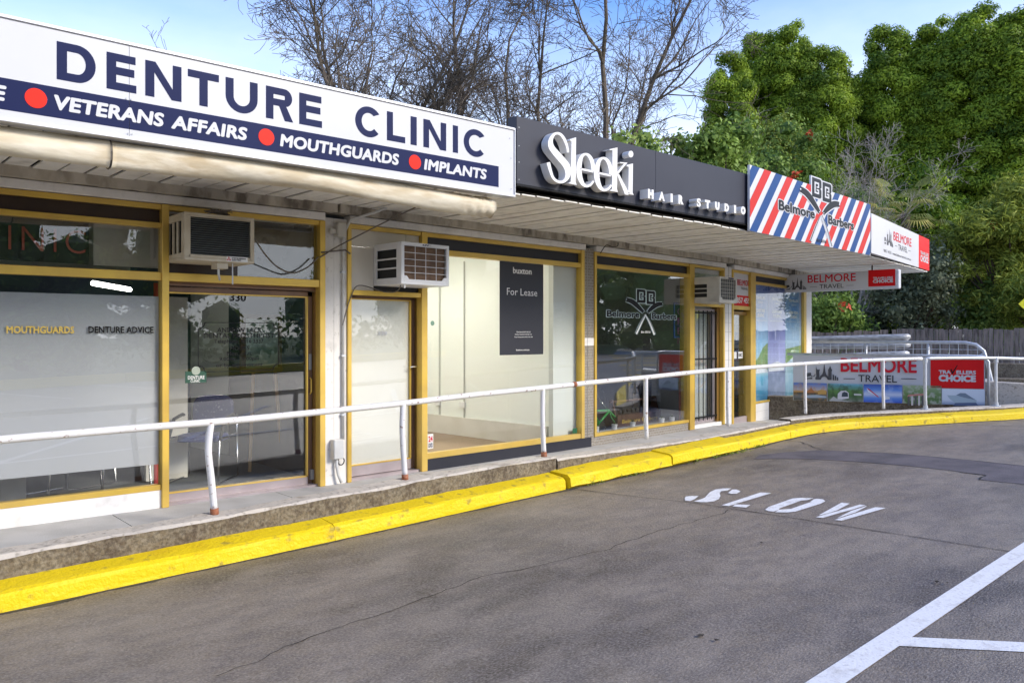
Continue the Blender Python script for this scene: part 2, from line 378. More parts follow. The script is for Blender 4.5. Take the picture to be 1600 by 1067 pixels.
# ================================================================== GROUND
F1 = Frame(0, 7.4, 0); F2 = Frame(4.016, 7.4, 3.6); F3 = Frame(7.958, 7.648, 6.5); F4 = Frame(11.942, 8.102, 11)
def lerp_list(t, x):
    if x <= t[0][0]: return t[0][1]
    for (a, b), (c, d) in zip(t, t[1:]):
        if x <= c: return b + (d - b) * (x - a) / (c - a)
    return t[-1][1]
KERB = [(-9, 6.07), (-3, 6.06), (.92, 6.05), (3.5, 6.03), (6.05, 6.05), (9.17, 6.06), (10.3, 6.10), (11.2, 6.08), (12.0, 5.86), (12.8, 5.45), (13.8, 4.92), (14.7, 4.43), (16.5, 3.75), (20, 3.0), (26, 2.5)]
WALLTOP = [(-9, .22), (.9, .335), (2.4, .382), (4.46, .462), (6.16, .495), (8.6, .503), (11.5, .575), (15, .66), (20, .84), (26, 1.05)]
def resample(pts, step):
    out = [Vector(pts[0][:2])]
    for a, b in zip(pts, pts[1:]):
        a, b = Vector(a[:2]), Vector(b[:2]); n = max(1, int((b - a).length / step))
        for k in range(1, n + 1): out.append(a.lerp(b, k / n))
    return out
KS = [Vector(p[:2]) for p in catmull([(x, y, 0) for x, y in KERB], 14)]
def inward(i, off):
    a = KS[max(i - 1, 0)]; b = KS[min(i + 1, len(KS) - 1)]; t = (b - a).normalized(); return KS[i] + Vector((-t.y, t.x)) * off
def along(x):
    """index on the kerb line nearest to this x"""
    return min(range(len(KS)), key=lambda i: abs(KS[i].x - x))
def kpt(x, off):
    for i in range(len(KS) - 1):
        a, b = inward(i, off), inward(i + 1, off)
        if a.x <= x <= b.x: return a.lerp(b, (x - a.x) / (b.x - a.x))
    return inward(len(KS) - 1, off)
def facade_y(x):
    return lerp_list([(-9, 7.4), (4.016, 7.4), (7.958, 7.648), (11.942, 8.102), (16.208, 8.931), (20, 9.67)], x)
def sweep(x0, x1, prof, step=.07, jit=.0, seed=0):
    """prof(x) -> [(offset, z)...]; a strip following the kerb line from x0 to x1, closed at both ends"""
    mb = MB(); n = max(2, int((x1 - x0) / step)); rows = []
    for i in range(n + 1):
        x = x0 + (x1 - x0) * i / n; pr = prof(x); row = []
        for j, (o, z) in enumerate(pr):
            p = kpt(x, o)
            q = noise.noise_vector(Vector((p.x * 5 + seed, p.y * 5 + j * 3.1, z * 9))) * jit + noise.noise_vector(Vector((p.x * 1.2 + seed, j * 1.7, 3))) * jit
            row.append((p.x, p.y + q.y, z + q.z))
        rows.append(row)
    m = len(rows[0])
    for r in rows: mb.v += r
    for i in range(n):
        for j in range(m - 1): mb.f.append((i * m + j, (i + 1) * m + j, (i + 1) * m + j + 1, i * m + j + 1)); mb.mi.append(0)
    mb.f.append(tuple(range(m))[::-1]); mb.mi.append(0); mb.f.append(tuple(n * m + j for j in range(m))); mb.mi.append(0)
    return mb

ground = MB(); ground.poly([(-400, -400, -1.4), (400, -400, -1.4), (400, 400, -1.4), (-400, 400, -1.4)])
tag(ground.build('ground', M['soil']), kind='structure')
mb = MB(); xs = [-30, -20, -14, -9] + [p.x for p in KS[1:]] + [40, 60]
row0 = []; row1 = []
for x in xs:
    y1 = kpt(x, .12).y if -8.8 < x < 25.8 else (6.2 if x < 0 else 2.6)
    row1.append((x, y1, gz(x))); row0.append((x, -14, gz(x)))
mb.v = row0 + row1; k = len(xs)
for i in range(k - 1): mb.f.append((i, i + 1, k + i + 1, k + i)); mb.mi.append(0)
park = tag(mb.build('car_park', M['asphalt']), kind='structure')
# patch, cracks and joints, paint: thin sheets on the asphalt
def gsheet(name, pxs, off, mt, par=None):
    m = MB(); m.poly([G(a, b, off) for a, b in pxs][::-1]); return m.build(name, mt, par)
gsheet('asphalt_patch', [(1187, 710.5), (1230, 706), (1286, 703), (1330, 705), (1398, 708), (1470, 714), (1530, 720), (1600, 727), (1680, 735), (1690, 768), (1600, 756), (1528, 749), (1539, 742), (1480, 734), (1412, 727), (1340, 721), (1272, 717), (1220, 716), (1178, 717)], .004, M['patch'], park)
def crack(pts, w, seed=0, jag=.012):
    m = MB(); g = [G(a, b, .0055) for a, b in pts]; q = []
    for a, b in zip(g, g[1:]):
        n = max(1, int((b - a).length / .05))
        for k in range(n): q.append(a.lerp(b, k / n))
    q.append(g[-1]); L_, R_ = [], []
    for i, p in enumerate(q):
        t = (q[min(i + 1, len(q) - 1)] - q[max(i - 1, 0)]).normalized(); nn = Vector((-t.y, t.x, 0))
        o = noise.noise(Vector((p.x * 7, p.y * 7, seed))) * jag * 3 + noise.noise(Vector((p.x * 30, p.y * 30, seed))) * jag
        ww = w * (.45 + .9 * abs(noise.noise(Vector((p.x * 4, p.y * 4, seed + 5)))))
        L_.append(p + nn * (o + ww)); R_.append(p + nn * (o - ww))
    n = len(q); m.v = [tuple(v) for v in L_ + R_]
    for i in range(n - 1): m.f.append((i, i + 1, n + i + 1, n + i)); m.mi.append(0)
    return m.build('crack', M['crack'], park)
crack([(901, 764), (1000, 776), (1084, 785), (1300, 818), (1560, 858), (1800, 897)], .009, 1, .002)
crack([(340, 1056), (370, 1042), (400, 1033), (494, 990), (587, 962), (632, 945), (689, 924), (752, 900), (831, 885), (887, 872), (944, 859), (1000, 838), (1060, 820), (1120, 804), (1146, 795)], .0048, 2)
crack([(1286, 703), (1250, 690), (1200, 684)], .010, 3)
crack([(1286, 703), (1398, 708), (1530, 720), (1690, 737)], .008, 4)
crack([(1530, 749), (1539, 742), (1500, 737)], .015, 5)
crack([(1510, 664), (1560, 665), (1700, 670)], .010, 6)
crack([(1590, 756), (1700, 770)], .008, 8)
# painted word, traced from its outline on the road
def q4(l): return [(1050 + x * 350 / 1600, 750 + y * 350 / 1600) for x, y in l]
slow = {
 'S': [[(425, 58), (360, 58), (310, 66), (272, 84), (252, 104), (235, 124), (205, 136), (155, 150), (200, 156), (250, 157), (300, 150), (335, 134), (346, 112), (340, 92), (352, 78), (395, 74)],
       [(90, 128), (100, 116), (140, 112), (190, 112), (165, 133), (130, 148), (95, 146)], [(400, 90), (430, 66), (462, 66), (490, 80), (462, 96), (420, 97)]],
 'L': [[(355, 178), (635, 86), (710, 92), (405, 184)], [(432, 187), (452, 172), (560, 176), (530, 195)]],
 'O': [[(665, 210), (690, 190), (860, 130), (920, 125), (1010, 127), (975, 140), (920, 146), (770, 200), (760, 212), (725, 224), (690, 220)],
       [(735, 228), (765, 210), (850, 204), (985, 157), (1010, 136), (1040, 131), (1080, 137), (1095, 150), (1060, 168), (880, 224), (820, 230)]],
 'W': [[(1005.7 + (x) * .3429, 114.3 + y * .3429) for x, y in l] for l in ([(130, 390), (600, 130), (770, 152), (510, 290), (330, 350), (150, 393)], [(60, 435), (160, 405), (520, 305), (980, 172), (1098, 187), (850, 268), (500, 365), (210, 450)], [(510, 452), (800, 302), (1110, 203), (1125, 210), (880, 340), (700, 395), (530, 452)], [(455, 490), (540, 464), (880, 356), (1310, 225), (1520, 245), (1000, 395), (600, 508)])]}
for ch, loops in slow.items():
    m = MB()
    for lp in loops:
        n = len(m.v)
        me = shape([[(g.x, g.y) for g in [G(a, b, .006) for a, b in q4(lp)]]])
        for v in me.vertices: m.v.append((v.co.x, v.co.y, gz(v.co.x) + .0065))
        for p in me.polygons: m.f.append(tuple(n + i for i in p.vertices)); m.mi.append(0)
    m.build('painted_letter', M['roadwhite'], park)
def line(a, b, w, mt=None, z=.006):
    a, b = Vector(a[:2]), Vector(b[:2]); t = (b - a).normalized(); n = Vector((-t.y, t.x)) * w / 2; m = MB()
    k = max(1, int((b - a).length / 2))
    for i in range(k):
        p, q = a.lerp(b, i / k), a.lerp(b, (i + 1) / k)
        m.poly([(v.x, v.y, gz(v.x) + z) for v in (p - n, q - n, q + n, p + n)])
    return m.build('painted_line', mt or M['roadwhite'], park)
A = (G(1259, 1067) + G(1322.5, 1067)) / 2; B = (G(1600, 849) + G(1600, 874)) / 2
dv = (B - A).normalized(); wln = abs((G(1322.5, 1067) - G(1259, 1067)).cross(dv).z)
line(A - dv * 9, B + dv * 9, wln)
a1 = (G(1427, 996) + G(1403, 1009.5)) / 2; b1 = (G(1600, 1004) + G(1600, 1019)) / 2; d1 = (b1 - a1).normalized()
wl = abs((G(1600, 1019) - G(1600, 1004)).cross(d1).z)
line(a1 - d1 * .12, a1 + d1 * 5.2, wl, z=.0045)
for k in (-3, -2, -1, 1, 2):
    a = a1 - dv * (2.55 * k); line(a + d1 * .0, a + d1 * 5.2, wl, z=.0045)
for x in range(-14, 16, 3): line((x, -13.4), (x + 1.2, -8.6), .1)

def shade_grime(x0, x1, seed):  # dark strip at the kerb foot: olive gutter dirt plus painted contact shade
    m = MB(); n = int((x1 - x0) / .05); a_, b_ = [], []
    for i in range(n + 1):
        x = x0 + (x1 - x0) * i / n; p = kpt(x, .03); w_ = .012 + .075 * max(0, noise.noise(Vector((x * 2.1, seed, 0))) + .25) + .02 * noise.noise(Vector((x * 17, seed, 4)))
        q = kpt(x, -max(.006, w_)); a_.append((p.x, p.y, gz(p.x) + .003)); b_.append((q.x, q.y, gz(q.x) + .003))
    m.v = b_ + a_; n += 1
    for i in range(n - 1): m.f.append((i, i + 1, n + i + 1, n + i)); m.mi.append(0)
    m.build('gutter_shade_grime', M['shade_grime'], park)
shade_grime(-8.5, 9.1, 1); shade_grime(9.12, 19, 5)
# kerb along the path
kerb = thing('kerb', 'bright yellow painted concrete kerb along the asphalt', None, (6, 6.1, gz(6)), kind='structure'); del kerb['label']
def kprof(dz=0, proud=0, lift=0):
    return lambda x: [(.40, gz(x) - .25), (-.0 - proud, gz(x) - .02 + lift), (.004 - proud, gz(x) + .03 + dz), (.012 - proud, gz(x) + .096 + dz), (.028 - proud, gz(x) + .116 + dz), (.06 - proud, gz(x) + .128 + dz), (.27, gz(x) + .148 + dz)]
js = [-9, -6.4, -4.0, -1.6, .8, 3.3, 6.0]
for i, (a, b) in enumerate(zip(js, js[1:])): sweep(a + .002, b - .002, kprof(), jit=.007, seed=i).build('kerb_block', M['yellow'], kerb, smooth=False)
sweep(6.03, 7.72, kprof(.014, .05, .05), jit=.009, seed=11).build('kerb_block', M['yellow'], kerb)
sweep(7.725, 9.12, kprof(.026, .06, .055), jit=.007, seed=12).build('kerb_block', M['yellow'], kerb)
js = [9.17, 10.6, 12.1, 13.6, 15.2, 17.4, 20, 23, 25.5]
for i, (a, b) in enumerate(zip(js, js[1:])): sweep(a + .002, b - .004, kprof(-.012, -.03), jit=.006, seed=20 + i).build('kerb_block', M['yellow'], kerb)
# low wall behind it
lowwall = thing('low_wall', 'stained low concrete edge wall carrying the white handrail posts', 'wall', (4, 6.5, .4))
def wprof(dz=0, w=.48):
    return lambda x: [(.275, gz(x) + .05), (.27, gz(x) + .15), (.267, lerp_list(WALLTOP, x) - .02 + dz), (.285, lerp_list(WALLTOP, x) + dz), (w - .01, lerp_list(WALLTOP, x) + .002 + dz), (w, lerp_list(WALLTOP, x) - .01 + dz), (w, .1)]
for i, (a, b) in enumerate([(-9, -4.5), (-4.5, 0.1), (.1, 6.12), (6.14, 11.0), (11.01, 15.5), (15.52, 20.5), (20.52, 25.5)]):
    mbx = sweep(a + .001, b - .003, wprof(-.03 if i == 3 else 0), jit=.012 if i < 3 else .007, seed=40 + i)
    m_ = len(wprof()(0))
    for fi, f in enumerate(mbx.f):
        if len(f) == 4:
            j = min(f) % m_
            if j >= 2: mbx.mi[fi] = 1
    mbx.build('wall_length', [M['concrete'], M['coping']], lowwall)
# footpath slabs between wall and shops
foot = thing('footpath', 'x', None, (4, 7, .3), kind='structure'); del foot['label']
PZ = [(-9, .30), (11.9, .30), (14, .2), (17, .12), (26, .12)]
xs = [-9, -7.2, -5.5, -3.9, -2.3, -.7, .9, 1.93, 3.4, 5, 6.6, 8.2, 9.8, 11.4, 13, 14.6, 16.2, 17.8]
for a, b in zip(xs, xs[1:]):
    m = MB(); a += .004; b -= .004
    ya, yb = kpt(a, .45).y, kpt(b, .45).y
    za, zb = lerp_list(PZ, a), lerp_list(PZ, b)
    m.hexa([(a, ya, za - .1), (b, yb, zb - .1), (b, facade_y(b) + .1, zb - .1), (a, facade_y(a) + .1, za - .1)], [(a, ya, za), (b, yb, zb), (b, facade_y(b) + .1, zb), (a, facade_y(a) + .1, za)])
    m.build('path_slab', M['path'], foot)
m = MB(); m.poly([(17.5, 2.0, .50), (45, -12, 1.0), (45, 26, 1.0), (17.0, 26, .45), (15.6, 9.9, .2), (15.3, 5, .45)][::1]); m.build('path_concrete', M['path'], foot)

# ================================================================== BUILDING
bld = thing('shop_row', 'single storey row of four shops with gold framed glazing under one long awning', 'shop building', (5, 8.5, .3))
def wall(F, s0, s1, o0, o1, z0, z1, mt, nm='wall', **k): return box(nm, F, s0, s1, o0, o1, z0, z1, M[mt], bld, **k)
# soffit
AF = [(-7, 7.4), (4.016, 7.4), (7.958, 7.648), (11.942, 8.102), (16.208, 8.931), (17.12, 9.11)]
BF = [(-7, 5.66), (4.07, 5.66), (8.13, 5.72), (12.26, 6.08), (16.62, 6.86), (17.48, 7.04)]
SZ = 3.12
for i in range(5):
    a0, a1_, b0, b1_ = Vector(AF[i]), Vector(AF[i + 1]), Vector(BF[i]), Vector(BF[i + 1]); n = round((a1_ - a0).length / .192)
    for k in range(n):
        g = .012; L1 = (a1_ - a0).length
        t0, t1 = k / n + g / L1, (k + 1) / n - g / L1
        A0, A1, B0, B1 = a0.lerp(a1_, t0), a0.lerp(a1_, t1), b0.lerp(b1_, t0), b0.lerp(b1_, t1)
        z = SZ + .004 * math.sin(k * 2.3 + i)
        m = MB().hexa([(*A0, z), (*A1, z), (*B1, z), (*B0, z)], [(*A0, z + .012), (*A1, z + .012), (*B1, z + .012), (*B0, z + .012)])
        m.build('soffit_strip', M['soffit'], bld)
m = MB()
for i in range(5): m.poly([(*AF[i], SZ + .03), (*AF[i + 1], SZ + .03), (*BF[i + 1], SZ + .03), (*BF[i], SZ + .03)])
m.build('awning_deck', M['gap'], bld)
m = MB()
for i in range(5):
    a, b, c, d = AF[i], AF[i + 1], BF[i + 1], BF[i]
    m.poly([(*d, SZ + .42), (*c, SZ + .42), (b[0], b[1] + 9, SZ + .42), (a[0], a[1] + 9, SZ + .42)])
m.build('roof', M['roof'], bld)
# concrete beam and white batten over the shopfronts
for F, s0, s1 in ((F1, -7, 4.0), (F2, .01, 3.94), (F3, .01, 4.0), (F4, .01, 4.33)):
    m = MB(); n = int((s1 - s0) / .12)
    for k in range(n):
        a, b = s0 + (s1 - s0) * k / n, s0 + (s1 - s0) * (k + 1) / n
        q = [.004 * noise.noise(Vector((v * 6, F.a * 50, 1))) + .13 for v in (a, b)]; w = [.006 * noise.noise(Vector((v * 8, F.a * 50, 7))) + 3.035 for v in (a, b)]
        m.hexa([F.pt(a, -.1, w[0]), F.pt(a, q[0], w[0]), F.pt(b, q[1], w[1]), F.pt(b, -.1, w[1])], [F.pt(a, -.1, SZ + .01), F.pt(a, q[0], SZ + .01), F.pt(b, q[1], SZ + .01), F.pt(b, -.1, SZ + .01)])
    m.build('beam', M['beam'], bld)
def batten(F, s0, s1): box('batten', F, s0, s1, -.05, .075, 2.957, 3.03, M['white'], bld, bevel=.004)
batten(F1, -7, F1.s(503)); batten(F2, F2.s(541), F2.s(909)); batten(F3, F3.s(925.5), F3.s(1129)); batten(F4, F4.s(1141.5), F4.s(1258))
# body walls beyond the rooms
m = MB()
m.wbox(-7.1, -7, 7.3, 16, -.3, 3.5); m.build('end_wall', M['white'], bld)
endF = Frame(*F4.pt(F4.s(1266), 0, 0)[:2], 11 + 90)     # the visible corner, running back
wall(F4, F4.s(1256.5), F4.s(1266), -.30, .03, .05, SZ + .4, 'pillar', 'pillar')
wall(F4, F4.s(1266) - .2, F4.s(1266) - .02, -9, -.3, .0, SZ + .4, 'white', 'end_wall')
wall(F1, -7, 4, -9.1, -9, -.2, 3.5, 'render', 'rear_wall')

def bars(F, lst, name='window', o0=-.045, o1=.035, mt='brass'):
    e = bpy.data.objects.new(name, None); COL.objects.link(e); e.parent = bld; e.empty_display_size = .1; WM[e] = WM[bld]
    for s0, s1, z0, z1 in lst: MB().box(F, s0, s1, o0, o1, z0, z1).build('frame_bar', M[mt], e, bevel=.003)
    return e
def sub(name, F, s0, s1, z0, z1, o, mt, par, th=.008): return MB().box(F, s0, s1, o - th, o, z0, z1).build(name, M[mt], par)

# ---- shop 1 (clinic): window
zt, zb1 = 2.952, 2.906; z2a, z2b = 2.744, 2.789; zr0, zr1 = 2.285, 2.358; zs0, zs1 = .455, .503; Z0 = .30
f = F1; mL, mR = f.s(250), f.s(261)
e0 = -3.35; ev = -1.1
win = bars(f, [(e0, mL, zb1, zt), (e0, mL, z2a, z2b), (e0, mL, zr0, zr1), (e0, mL, zs0, zs1), (ev, ev + .06, zs1, zr0), (ev, ev + .06, zr1, z2a)], 'window')
sub('transom_panel', f, e0, mL, z2b, zb1, -.01, 'brownpanel', win)
for a, b in ((e0, ev), (ev + .06, mL)):
    sub('pane', f, a, b, zr1, z2a, -.005, 'glass', win)
    sub('pane', f, a, b, zs1, zr0, -.005, 'glass', win)
zf1, zf0 = f.z(240, 463), f.z(240, 726)
sub('frosted_film', f, ev + .065, mL - .005, zf0, zf1, -.02, 'greyfilm', win, .002)
box('mullion', f, mL, mR, -.05, .06, Z0, zt, M['brass'], bld, bevel=.004)
wall(f, -7, mL, -.05, .03, Z0 - .02, zs0, 'white', 'stall_riser')
wall(f, -7, e0, -.05, .03, zs0, zt, 'white')
text('window_lettering', win, M['gold'], f, f.s(10), f.s(116), f.z(60, 521), f.z(60, 509.5), -.0, 'MOUTHGUARDS', offset=.03)
text('window_lettering', win, M['black'], f, f.s(138), f.s(240), f.z(190, 520.5), f.z(190, 510), -.0, 'DENTURE ADVICE', offset=.03)
# ---- shop 1 door bay
j0, j1 = f.s(496.5), f.s(505)
bay = bars(f, [(mR, j0, 2.905, zt), (mR, j0, zr0, zr1)], 'window')
sub('pane', f, mR, j0, zr1, 2.905, -.02, 'glass', bay)
sub('backing_panel', f, mR, j0, zr1 + .004, 2.90, -.08, 'blackglass', bay)
sub('lower_strip', f, mR, f.s(372), zr1 + .002, zr1 + .17, -.012, 'brownpanel', bay)
box('mullion', f, j0, j1, -.16, .05, Z0, zt, M['brass'], bld, bevel=.004)
OD = -.14
d0, d1 = mR + .0, f.s(484.5, OD)
door = MB(); zt_d = 2.285
rl = f.z(262, 786.8, OD); rt = f.z(262, 770, OD)
door.box(f, d0, d0 + .03, OD, OD + .045, rl, 2.245); door.box(f, f.s(477.5, OD), d1, OD, OD + .045, rl, 2.245)
door.box(f, d0, d1, OD, OD + .045, 2.195, 2.245)
dr = door.build('door', M['bronze'], bld, bevel=.003)
MB().box(f, d0 + .03, f.s(477.5, OD), OD, OD + .05, rl, rt).build('bottom_rail', M['rail_metal'], dr, bevel=.003)
g = MB(); a, b = d0 + .03, f.s(477.5, OD)
for q in ((a, b, rt, rt + .012), (a, b, 2.183, 2.195), (b - .014, b, rt, 2.19)): g.box(f, q[0], q[1], OD + .02, OD + .052, q[2], q[3])
g.build('glazing_bead', M['brass'], dr)
sub('glass_panel', f, a, b, rt, 2.185, OD + .02, 'glass', dr)
h = MB().tube([f.pt(f.s(481, OD), OD + .05, 1.22), f.pt(f.s(481, OD), OD + .075, 1.24), f.pt(f.s(481, OD), OD + .075, 1.36), f.pt(f.s(481, OD), OD + .05, 1.38)], .008, 6); h.build('handle', M['brass'], dr)
MB().box(f, f.s(478.8, OD), f.s(483, OD), OD + .04, OD + .052, 1.46, 1.62).build('lock_plate', M['steelgrey'], dr)
MB().box(f, f.s(478.8, OD) + .01, f.s(485, OD), OD + .03, OD + .075, .36, .46).build('floor_bolt', M['steelgrey'], dr)
wall(f, mR, j0, OD, -.045, 2.25, 2.285, 'bronze', 'door_head')
wall(f, d1 + .005, j0, OD - .02, -.045, Z0, 2.25, 'brass_dark', 'door_jamb')
wall(f, mR, j0, OD - .05, .0, Z0 - .02, Z0 + .02, 'rail_metal', 'threshold')
text('number', dr, M['black'], f, f.s(358, OD), f.s(383, OD), f.z(370, 471, OD), f.z(370, 459, OD), OD + .024, '330', offset=.012)
def dtext(t, p0, p1, y0, y1, off=.012):
    text('door_lettering', dr, M['black'], f, f.s(p0, OD), f.s(p1, OD), f.z((p0 + p1) / 2, y1, OD), f.z((p0 + p1) / 2, y0, OD), OD + .024, t, offset=off)
dtext('ANDREW LACK', 338, 408, 512, 519.5); dtext('DENTAL PROSTHETIST', 317, 427, 520.5, 528); dtext('Telephone: 9816 3337', 333, 410, 530, 538)
dtext('HOURS', 358, 388, 540.5, 547); dtext('Mon. - Fri.', 353, 392, 549, 555.5); dtext('9.00am - 5.00pm', 341, 403, 557.5, 564.5); dtext('or by appointment', 336, 409, 567, 574.5)
bx0, bx1 = f.s(308, OD), f.s(434.5, OD); by1, by0 = f.z(370, 504, OD), f.z(370, 580, OD); c = .06
rim = []
def rect_notch(e):
    x0, x1, y0, y1 = bx0 + e, bx1 - e, by0 + e, by1 - e; o = []
    for (cx, cy, a0) in ((x0, y0, 90), (x1, y0, 180), (x1, y1, 270), (x0, y1, 0)):
        pts = [(cx + c * math.cos(R(a0 - k * 22.5)), cy + c * math.sin(R(a0 - k * 22.5))) for k in range(5)]
        o += pts
    return o
shapemb(f, [rect_notch(0), rect_notch(.006)], OD + .024).build('door_border', M['black'], dr)
# sticker on the door glass
MB().box(f, f.s(288, OD), f.s(321, OD), OD + .021, OD + .024, f.z(300, 598, OD), f.z(300, 580, OD)).build('sticker', mat('sticker_green', (.01, .07, .04), .5), dr)
text('sticker_print', dr, M['letterwhite'], f, f.s(292, OD), f.s(318, OD), f.z(300, 592.5, OD), f.z(300, 587, OD), OD + .0255, 'DENTURE', offset=.02)
text('sticker_print', dr, M['letterwhite'], f, f.s(296, OD), f.s(311, OD), f.z(300, 597.3, OD), f.z(300, 593, OD), OD + .0255, 'CLINIC', offset=.02)
shapemb(f, [circle(f.s(304.5, OD), f.z(304, 579, OD), .04)], OD + .0275).build('sticker_badge', mat('badge', (.35, .40, .32), .5), dr)
# pillar between shop 1 and 2
wall(F1, j1, 4.016, -.3, .02, .1, 2.99, 'pillar', 'pillar'); wall(F2, .002, F2.s(540), -.3, .02, .1, 2.99, 'pillar', 'pillar')

# ---- shop 2 (vacant): door bay and window
f = F2
m0, m1, n0, n1, r0, r1 = f.s(540), f.s(546), f.s(655), f.s(664), f.s(904.5), f.s(909.5)
box('mullion', f, m0, m1, -.05, .045, Z0, zt, M['brass'], bld, bevel=.004)
box('mullion', f, n0, n1, -.16, .05, Z0, zt, M['brass'], bld, bevel=.004)
zT = f.z(600, 455.5); zTb = f.z(600, 463)
bay = bars(f, [(m1, n0, 2.905, zt), (m1, n0, zTb, zT)], 'door_surround')
mid = f.s(584); zc = f.z(560, 385)
for (a, b, c_, d_) in ((m1, mid, zT, zc - .004), (m1, f.s(634), zc, 2.905), (f.s(634) + .004, n0, zc, 2.905)):
    MB().box(f, a, b - .004, -.03, .0, c_, d_).build('over_panel', M['creampanel'], bay)
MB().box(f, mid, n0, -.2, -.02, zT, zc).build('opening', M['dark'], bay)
OD = -.13
a, b = m1, f.s(646, OD)
zh = 2.235
dm = MB(); dm.box(f, a, a + .02, OD, OD + .045, .33, zh); dm.box(f, f.s(638.5, OD), b, OD, OD + .045, .33, zh); dm.box(f, a, b, OD, OD + .045, zh - .04, zh)
dr = dm.build('door', M['bronze'], bld, bevel=.003)
MB().box(f, a + .02, f.s(638.5, OD), OD, OD + .047, .33, .44).build('bottom_rail', M['rail_metal'], dr, bevel=.003)
MB().box(f, a + .02, f.s(638, OD), OD + .01, OD + .022, .452, zh - .05).build('frosted_panel', M['doorfilm'], dr)
sub('glass_panel', f, a + .02, f.s(638, OD), .452, zh - .05, OD + .032, 'glass', dr)
q = f.s(638, OD); g = MB()
g.box(f, a + .02, q, OD + .02, OD + .052, .44, .452); g.box(f, a + .02, q, OD + .02, OD + .052, zh - .05, zh - .04); g.box(f, q - .012, q, OD + .02, OD + .052, .44, zh - .04); g.build('glazing_bead', M['brass'], dr)
hz = f.z(648, 572.5, OD); hs = f.s(649, OD)
hm = MB(); hm.box(f, hs - .025, hs + .015, OD + .045, OD + .058, hz - .06, hz + .16); hm.build('lock_plate', M['steelgrey'], dr, bevel=.003)
MB().tube([f.pt(hs - .005, OD + .05, hz), f.pt(hs - .005, OD + .10, hz), f.pt(hs - .14, OD + .10, hz)], .009, 8).build('handle', M['chrome'], dr)
text('number', dr, mat('faded_number', (.46, .47, .50), .5), f, f.s(588, OD), f.s(602, OD), f.z(595, 523.5, OD), f.z(595, 517.5, OD), OD + .034, '328', offset=.02)
wall(f, b + .004, n0, OD - .02, -.045, Z0, zh + .02, 'brass_dark', 'door_jamb')
wall(f, m1, n0, OD, -.045, zh + .004, zTb - .0, 'dark', 'door_head')
wall(f, m1, n0, OD - .05, .01, Z0 - .02, .325, 'rail_metal', 'threshold')
k1 = MB().tube([f.pt(b + .03, OD + .07, zh - .05), f.pt(b + .03, OD + .07, zh - .2)], .014, 8); k1.build('hinge', M['chrome'], dr)
zb2 = f.z(667, 388.5); zb3 = f.z(667, 397)
zsl0, zsl1 = f.z(667, 716.6), f.z(667, 707.5)
win = bars(f, [(n1, r0, 2.906, zt), (n1, r0, zb3, zb2), (n1, r0, zsl0, zsl1)], 'window')
sub('transom_panel', f, n1, r0, zb2, 2.906, -.01, 'navy_panel', win)
sub('pane', f, n1, r0, zsl1, zb3, -.005, 'glass2', win)
box('mullion', f, r0, r1, -.05, .05, zsl0, zt, M['brass'], bld, bevel=.004)
wall(f, n1, f.s(924, .04) + .0, -.05, .042, .1, zsl0, 'navy_panel', 'stall_riser')
st = MB().box(f, f.s(668.5), f.s(677), -.004, -.002, f.z(672, 701), f.z(672, 678)).build('sticker', M['letterwhite'], win)
text('sticker_print', win, M['navy'], f, f.s(669.5), f.s(676), f.z(672, 699), f.z(672, 692), -.0, 'LOCK', offset=.03); text('sticker_print', win, M['crimson'], f, f.s(669.5), f.s(676), f.z(672, 690), f.z(672, 681), -.0, '24', offset=.03)
MB().box(f, f.s(895), f.s(902), -.004, -.002, f.z(898, 677), f.z(898, 669)).build('sticker', mat('sticker_dark_green', (.01, .10, .04), .5), win)
shapemb(f, [circle(f.s(676), f.z(676, 505), .028)], -.003).build('sticker', mat('sticker_sage', (.22, .38, .28), .6), win)

# small bricks: pillar between shops 2 and 3, and the stall riser of shop 3
def bricks(F, s0, s1, z0, z1, o, name='brickwork', bw=.075, bh=.038):
    back = box(name, F, s0, s1, -.08, o - .006, z0, z1, M['mortar'], bld)
    m = MB(); r = 0; z = z0
    while z < z1 - .005:
        s = s0 - (bw / 2 if r % 2 else 0)
        while s < s1:
            a, b = max(s, s0) + .003, min(s + bw, s1) - .003
            if b - a > .008:
                oo = o + random.uniform(-.0015, .0025)
                m.poly([F.pt(a, oo, z + .003), F.pt(b, oo, z + .003), F.pt(b, oo, min(z + bh, z1) - .003), F.pt(a, oo, min(z + bh, z1) - .003)])
            s += bw
        z += bh; r += 1
    k = m.build('small_bricks', M['brick'], back); k['kind'] = 'stuff'
pz0, pz1 = F2.z(915, 540), F2.z(915, 528)
bricks(F2, r1, 3.948, Z0, pz0, .03); bricks(F2, r1, 3.948, pz1, 2.99, .03)
wall(F2, r1, 3.948, -.08, .031, pz0, pz1, 'white', 'white_block')
f = F3
bricks(f, .004, f.s(925.2), Z0, pz0, .03); bricks(f, .004, f.s(925.2), pz1, 2.99, .03)
wall(f, .004, f.s(925.2), -.08, .031, pz0, pz1, 'white', 'white_block')
